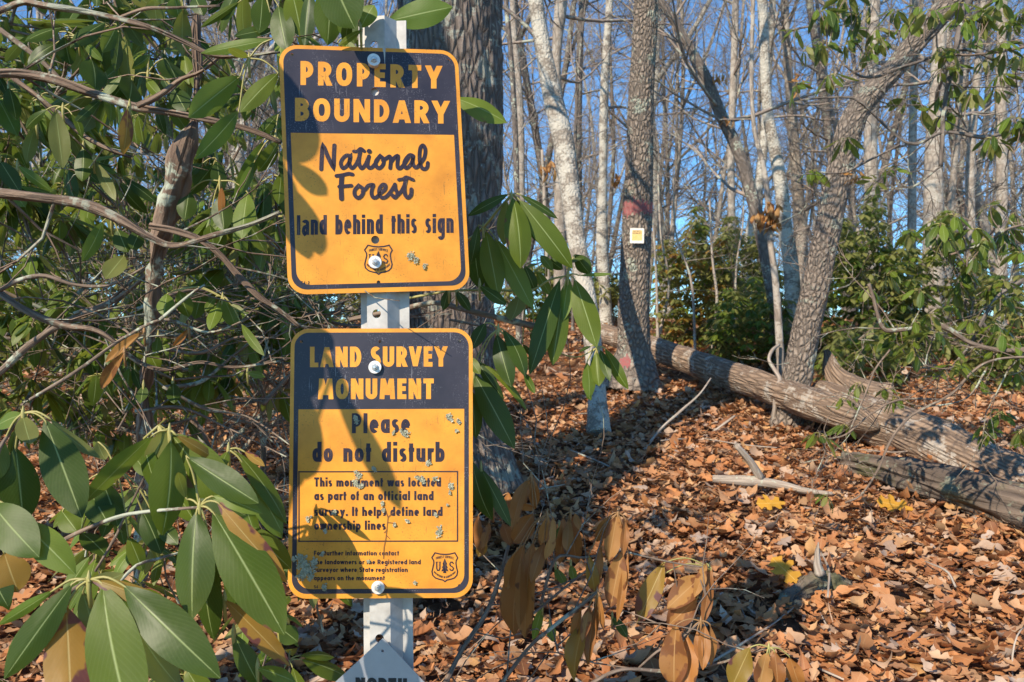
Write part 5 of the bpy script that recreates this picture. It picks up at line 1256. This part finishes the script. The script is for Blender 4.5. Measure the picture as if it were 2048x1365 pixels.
hero(WI, 'wilted_leaf_cluster', [(885, 470, 840, 725, 95, 'r', -.02), (850, 480, 780, 620, 60, 'b'), (910, 670, 850, 970, 115, 'r', -.02), (735, 690, 770, 900, 70, 'y'), (930, 500, 915, 700, 45, 'b'), (945, 680, 885, 1045, 45, 'b'), (800, 640, 790, 830, 40, 'b')], 1.55, z7, S7, (890, 465), fold=.3)
hero(WI, 'wilted_leaf_cluster', [(700, 940, 650, 1180, 50, 'b'), (720, 1020, 655, 1360, 95, 'y', -.03), (770, 960, 730, 1280, 60, 'b'), (800, 900, 725, 1240, 55, 'b'), (790, 900, 815, 1090, 36, 'b'), (740, 960, 700, 1150, 55, 'r')], 1.5, z7, S7, (780, 885), fold=.35)
hero(WI, 'wilted_leaf_cluster', [(1135, 730, 990, 1055, 120, 'y', -.02), (1120, 800, 1060, 1000, 60, 'r'), (1350, 790, 1150, 975, 130, 'r', -.02), (1360, 735, 1295, 915, 60, 'r'), (1385, 760, 1340, 1060, 60, 'b'), (1310, 920, 1150, 1070, 130, 'r')], 1.6, z7, S7, (1375, 755), fold=.25)
hero(WI, 'wilted_leaf_cluster', [(1200, 1060, 1190, 1400, 150, 'r', -.02), (1260, 1120, 1260, 1420, 120, 'b'), (1350, 1060, 1340, 1300, 70, 'b'), (1380, 1060, 1380, 1280, 50, 'r'), (1310, 1090, 1330, 1260, 50, 'b')], 1.5, z7, S7, (1330, 1040), fold=.3)
hero(WI, 'wilted_leaf_cluster', [(1590, 1180, 1490, 1400, 130, 'y'), (1680, 1210, 1640, 1400, 100, 'r'), (1720, 1200, 1740, 1400, 90, 'b'), (1800, 1230, 1860, 1400, 90, 'b')], 1.45, z7, S7, (1690, 1180), fold=.2)
hero(WI, 'green_leaf', [(560, 760, 610, 850, 60, 'l'), (640, 740, 660, 830, 50, 'l'), (490, 960, 440, 1140, 60, 'l'), (530, 1050, 545, 1150, 60, 'l'), (580, 540, 560, 640, 40, 'd'), (860, 1020, 940, 1130, 60, 'd')], 1.66, z7, S7, fold=-.1)
hero(WI, 'wilted_leaf_cluster', [(150, 480, 175, 690, 60, 'b'), (210, 520, 165, 660, 50, 'b'), (280, 520, 320, 640, 70, 'b'), (310, 360, 300, 480, 50, 'b'), (190, 610, 150, 700, 60, 'y')], 1.6, z7, S7, (230, 440), fold=.3)
z7p = lambda x, y, w: (*z7(x, y), w)
branch(WI, [z7p(-40, 1400, 11), z7p(60, 1200, 10), z7p(190, 1000, 9), z7p(260, 820, 8), z7p(310, 640, 6)], [1.4, 1.45, 1.5, 1.52, 1.55], 3, mat='twig', n=8)
branch(WI, [z7p(250, 1400, 9), z7p(420, 1180, 8), z7p(560, 1060, 9), z7p(690, 960, 8), z7p(780, 885, 6)], [1.5, 1.5, 1.5, 1.5, 1.5], 2, mat='twig', n=8)
branch(WI, [z7p(700, 1400, 8), z7p(900, 1300, 8), z7p(1150, 1305, 7), z7p(1400, 1270, 6), z7p(1690, 1180, 4)], [1.45, 1.47, 1.5, 1.5, 1.46], 2, mat='twig', n=8)
branch(WI, [z7p(480, 950, 6), z7p(560, 710, 6), z7p(700, 705, 5), z7p(800, 690, 5), z7p(920, 670, 4)], [1.55, 1.55, 1.55, 1.55, 1.56], 2, mat='twig', n=7)
branch(WI, [z7p(920, 670, 5), z7p(1000, 690, 4), z7p(1150, 725, 4), z7p(1300, 750, 3), z7p(1375, 755, 3)], [1.56, 1.57, 1.58, 1.59, 1.6], 1, mat='twig', n=7)
branch(WI, [z7p(330, 1060, 7), z7p(440, 1000, 6), z7p(600, 870, 5), z7p(790, 720, 4)], 1.6, 2, mat='twig', n=7)
branch(WI, [z7p(1000, 1290, 5), z7p(1100, 1200, 5), z7p(1200, 1150, 4), z7p(1330, 1040, 3)], 1.5, 1, mat='twig', n=7)

# --- right hand shrub: branches and whorls at about three metres
RS = empty('rhododendron_shrub', (2.45, 3.0, float(G(2.45, 3.0))), 'rhododendron reaching in from the right edge with small leafy whorls', 'shrub')
mb = MB(); b0 = np.array(RS.location)
tube(mb, [b0, b0 + [-.05, 0, .6], b0 + [-.15, .05, 1.4], b0 + [-.1, 0, 2.2], b0 + [-.3, 0, 2.9]], [.035, .03, .026, .02, .01], 12, .05); mb.build('stem', M['stem'], RS)
for pxs, d in (([(2250, -120, 12), (2000, -60, 12), (1932, 10, 11), (1909, 115, 11), (1889, 214, 10), (1882, 333, 9)], 2.9), ([(2250, 160, 9), (2048, 140, 8), (1930, 100, 7), (1820, 130, 6), (1745, 155, 5), (1700, 140, 4), (1645, 80, 3)], 3.0),
               ([(2250, 300, 10), (2048, 265, 8), (1970, 275, 8), (1890, 265, 7), (1830, 288, 6), (1790, 270, 5), (1720, 205, 5), (1680, 195, 4), (1600, 200, 3)], 2.9), ([(2200, 60, 8), (2048, 95, 6), (1950, 110, 5), (1905, 110, 5)], 2.8),
               ([(1882, 333, 4), (1820, 375, 4), (1780, 345, 3)], 2.9), ([(1800, 290, 4), (1740, 320, 4), (1690, 345, 3), (1640, 345, 3)], 2.9), ([(2260, 660, 14), (2048, 700, 11), (1950, 690, 10), (1880, 652, 10), (1800, 660, 9), (1765, 655, 8), (1745, 590, 6), (1737, 568, 7)], 2.75),
               ([(2200, 720, 6), (1990, 720, 5), (1900, 790, 5), (1825, 830, 5), (1782, 880, 5), (1756, 940, 5), (1722, 990, 4), (1690, 1006, 3)], 2.65), ([(1975, 735, 4), (1935, 795, 4), (1870, 812, 3), (1820, 808, 3), (1755, 770, 3)], 2.8), ([(2048, 560, 8), (1990, 600, 7), (1940, 690, 7), (1900, 740, 5)], 2.9),
               ([(1780, 700, 4), (1750, 740, 4), (1730, 790, 4), (1700, 860, 3)], 2.7), ([(1900, 800, 4), (1800, 800, 4), (1740, 830, 4), (1690, 870, 3), (1640, 880, 3)], 2.75), ([(2230, 460, 7), (2048, 450, 5), (1960, 490, 5), (1900, 510, 4)], 2.8), ([(2150, 820, 6), (2048, 740, 5), (1960, 640, 5)], 2.9)):
    branch(RS, pxs, d, 4, mat='darkbark' if d > 2.85 else 'twig', n=7, tw=.55, lev=2)
spots = [(1590, 60), (1612, 95), (1670, 10), (1705, 60), (1738, 105), (1590, 172), (1660, 150), (1755, 60), (1790, 20), (1812, 45), (1835, 15), (1880, 140), (1898, 100), (1930, 35), (1950, 75), (1985, 15), (2010, 45), (2040, 25), (1690, 278), (1625, 340), (1815, 198), (1842, 218), (1880, 235), (1780, 335), (1750, 362), (1990, 180), (1945, 180), (2000, 150), (2030, 235), (1970, 120), (1910, 180), (1865, 20), (1640, 20), (2040, 110), (2005, 85), (1920, 5), (1960, 30), (1730, 15),
         (1980, 410), (1920, 475), (1950, 455), (2000, 465), (2030, 425), (2040, 505), (1895, 485), (1880, 455), (1930, 545), (1980, 575), (2010, 595), (1840, 580), (1738, 575), (1710, 705), (1716, 765), (1690, 850), (1640, 868), (1830, 640), (1870, 665), (1900, 690), (1800, 650), (2030, 745), (2000, 825), (1960, 645), (2040, 635), (1990, 705), (1780, 545), (1655, 992), (1860, 630), (1940, 640), (1990, 650), (1760, 640), (2045, 560), (1920, 720), (1960, 760), (1880, 740), (1830, 700), (2030, 690), (2045, 860), (2010, 560), (1900, 610), (1850, 700)]
for x, y in spots:
    dd = rng.uniform(2.55, 3.15); put_whorl(RS, P(x, y, dd), rng.uniform(.58, .8), lo=0 if rng.random() < .4 else 14, hi=20)
for px, py in ((1600, 160), (1712, 352)):
    mb = MB()
    for j in range(12):
        p = P(px + rng.normal(0, 7), py + rng.normal(0, 7), 2.9); dr = np.array([rng.normal(), rng.normal(), rng.normal(-.3, .5)]) * .03
        leaf(mb, p, p + dr, .010, rng.normal(0, 1, 3), nl=4, na=2, mat=8, fold=.4)
    mb.build('dried_seed_head', LM, RS)

# --- evergreen thicket in the middle distance
def thicket(label, pxr, pyr, d, n, ls, seedcol):
    x0, x1 = pxr; y0, y1 = pyr
    c = P((x0 + x1) / 2, y1, d); c[2] = float(G(c[0], c[1]))
    root = empty('evergreen_shrub', c, label, 'shrub')
    mb = MB()
    n = int(n * 1.9)
    for i in range(n):
        # clumps on an uneven dome
        u = rng.random(); a = rng.random()
        x = x0 + (x1 - x0) * a; top = y0 + (y1 - y0) * (.35 * abs(a - .5) * 2 + .12 * math.sin(a * 17 + d))
        y = top + (y1 - top) * rng.random() ** 1.15
        p = P(x, y, d + rng.uniform(-.7, .7)); m = int(rng.integers(5, 9)); a0 = rng.random() * 6
        cc = seedcol[int(rng.integers(len(seedcol)))]
        for j in range(m):
            b = a0 + 6.28 * j / m; dz = -rng.uniform(.3, 1.0); dr = unit(np.array([math.cos(b), math.sin(b), dz])); l = ls * rng.uniform(.7, 1.2)
            leaf(mb, p + dr * .02, p + dr * l, l * .33, np.array([math.cos(b) * .5, math.sin(b) * .5, .9]), nl=3, na=2, mat=IX[cc], wav=0, bend=.1)
    mb.build('foliage', LM, root)
    for i in range(6):
        sb = MB(); q = c + np.array([rng.uniform(-.35, .35) * (x1 - x0) / FPX * d, rng.normal(0, .3), -.05])
        grow(sb, q, [rng.normal(0, .35), rng.normal(0, .3), 1], (y1 - y0) / FPX * d * rng.uniform(.5, .9), .016, 2, n=5, kids=(3, 5)); sb.build('stem', M['stem'], root)
    return root
thicket('yellowish green thicket shrub between the painted tree and the sapling', (1310, 1480), (435, 690), 9.2, 330, .12, 'fogoffy')
thicket('dark green thicket shrub at the foot of the dark curved tree', (1420, 1580), (560, 725), 7.4, 170, .11, 'dfgf')
thicket('green shrub with pale tops left behind the sapling', (1390, 1560), (440, 640), 10.5, 230, .13, 'ofof')
thicket('large dark evergreen shrub right of the leaning tree', (1640, 1830), (405, 730), 7.6, 380, .11, 'dffgo')
thicket('olive evergreen shrub behind the right leafy twigs', (1780, 1990), (450, 780), 8.2, 330, .12, 'gfloff')
thicket('dark evergreen shrub at the right edge behind the broad log', (1930, 2150), (520, 860), 6.6, 300, .11, 'dffo')
thicket('low evergreen seedling clump behind the root stump', (1640, 1800), (640, 790), 6.4, 130, .10, 'gff')
thicket('small evergreen shrub seen past the drooping sprig', (1195, 1250), (540, 610), 11.5, 50, .13, 'ff')
thicket('hazy evergreen shrub on the ridge between the oak and the painted tree', (1000, 1240), (520, 650), 12.5, 150, .15, 'fofd')
thicket('evergreen shrub far behind the left rhododendron', (-150, 420), (250, 640), 7.5, 380, .12, 'dfgf')
thicket('evergreen shrub far off at the left frame edge', (-260, 120), (300, 680), 9.5, 300, .14, 'dfof')
thicket('evergreen shrub far off behind the twisted stem', (90, 620), (400, 680), 11, 330, .15, 'dfof')
thicket('evergreen shrub behind the post and signs', (380, 760), (330, 640), 6.5, 260, .11, 'dff')

# dead leaf bunches on the trees
def bunch(parent, px, py, d, r, n, name='dead_leaf_bunch', l=.09):
    mb = MB()
    for j in range(n):
        p = P(px + rng.normal(0, r * .45), py - abs(rng.normal(0, r * .5)) + r * .3, d) + rng.normal(0, .02, 3)
        dr = unit(np.array([rng.normal(0, .5), rng.normal(0, .5), -1])) * l * rng.uniform(.6, 1.2)
        leaf(mb, p, p + dr, l * .28, rng.normal(0, 1, 3), fold=.4, bend=rng.normal(0, .15), nl=5, na=2, mat=8)
    mb.build(name, LM, parent)
bunch(SAP, 1540, 425, 5.3, 22, 44, l=.12)
bunch(T9, 1442, 150, 7.1, 14, 10); bunch(T9, 1455, 235, 7.1, 10, 8)
for o in list(COL.objects):
    if o.name.startswith('pale_leaning_tree') and o.parent is None: bunch(o, 1092, 330, 4.7, 12, 14, l=.07)
    if o.name.startswith('painted_oak_tree') and o.parent is None: bunch(o, 1228, 352, 6.0, 9, 9, l=.09)
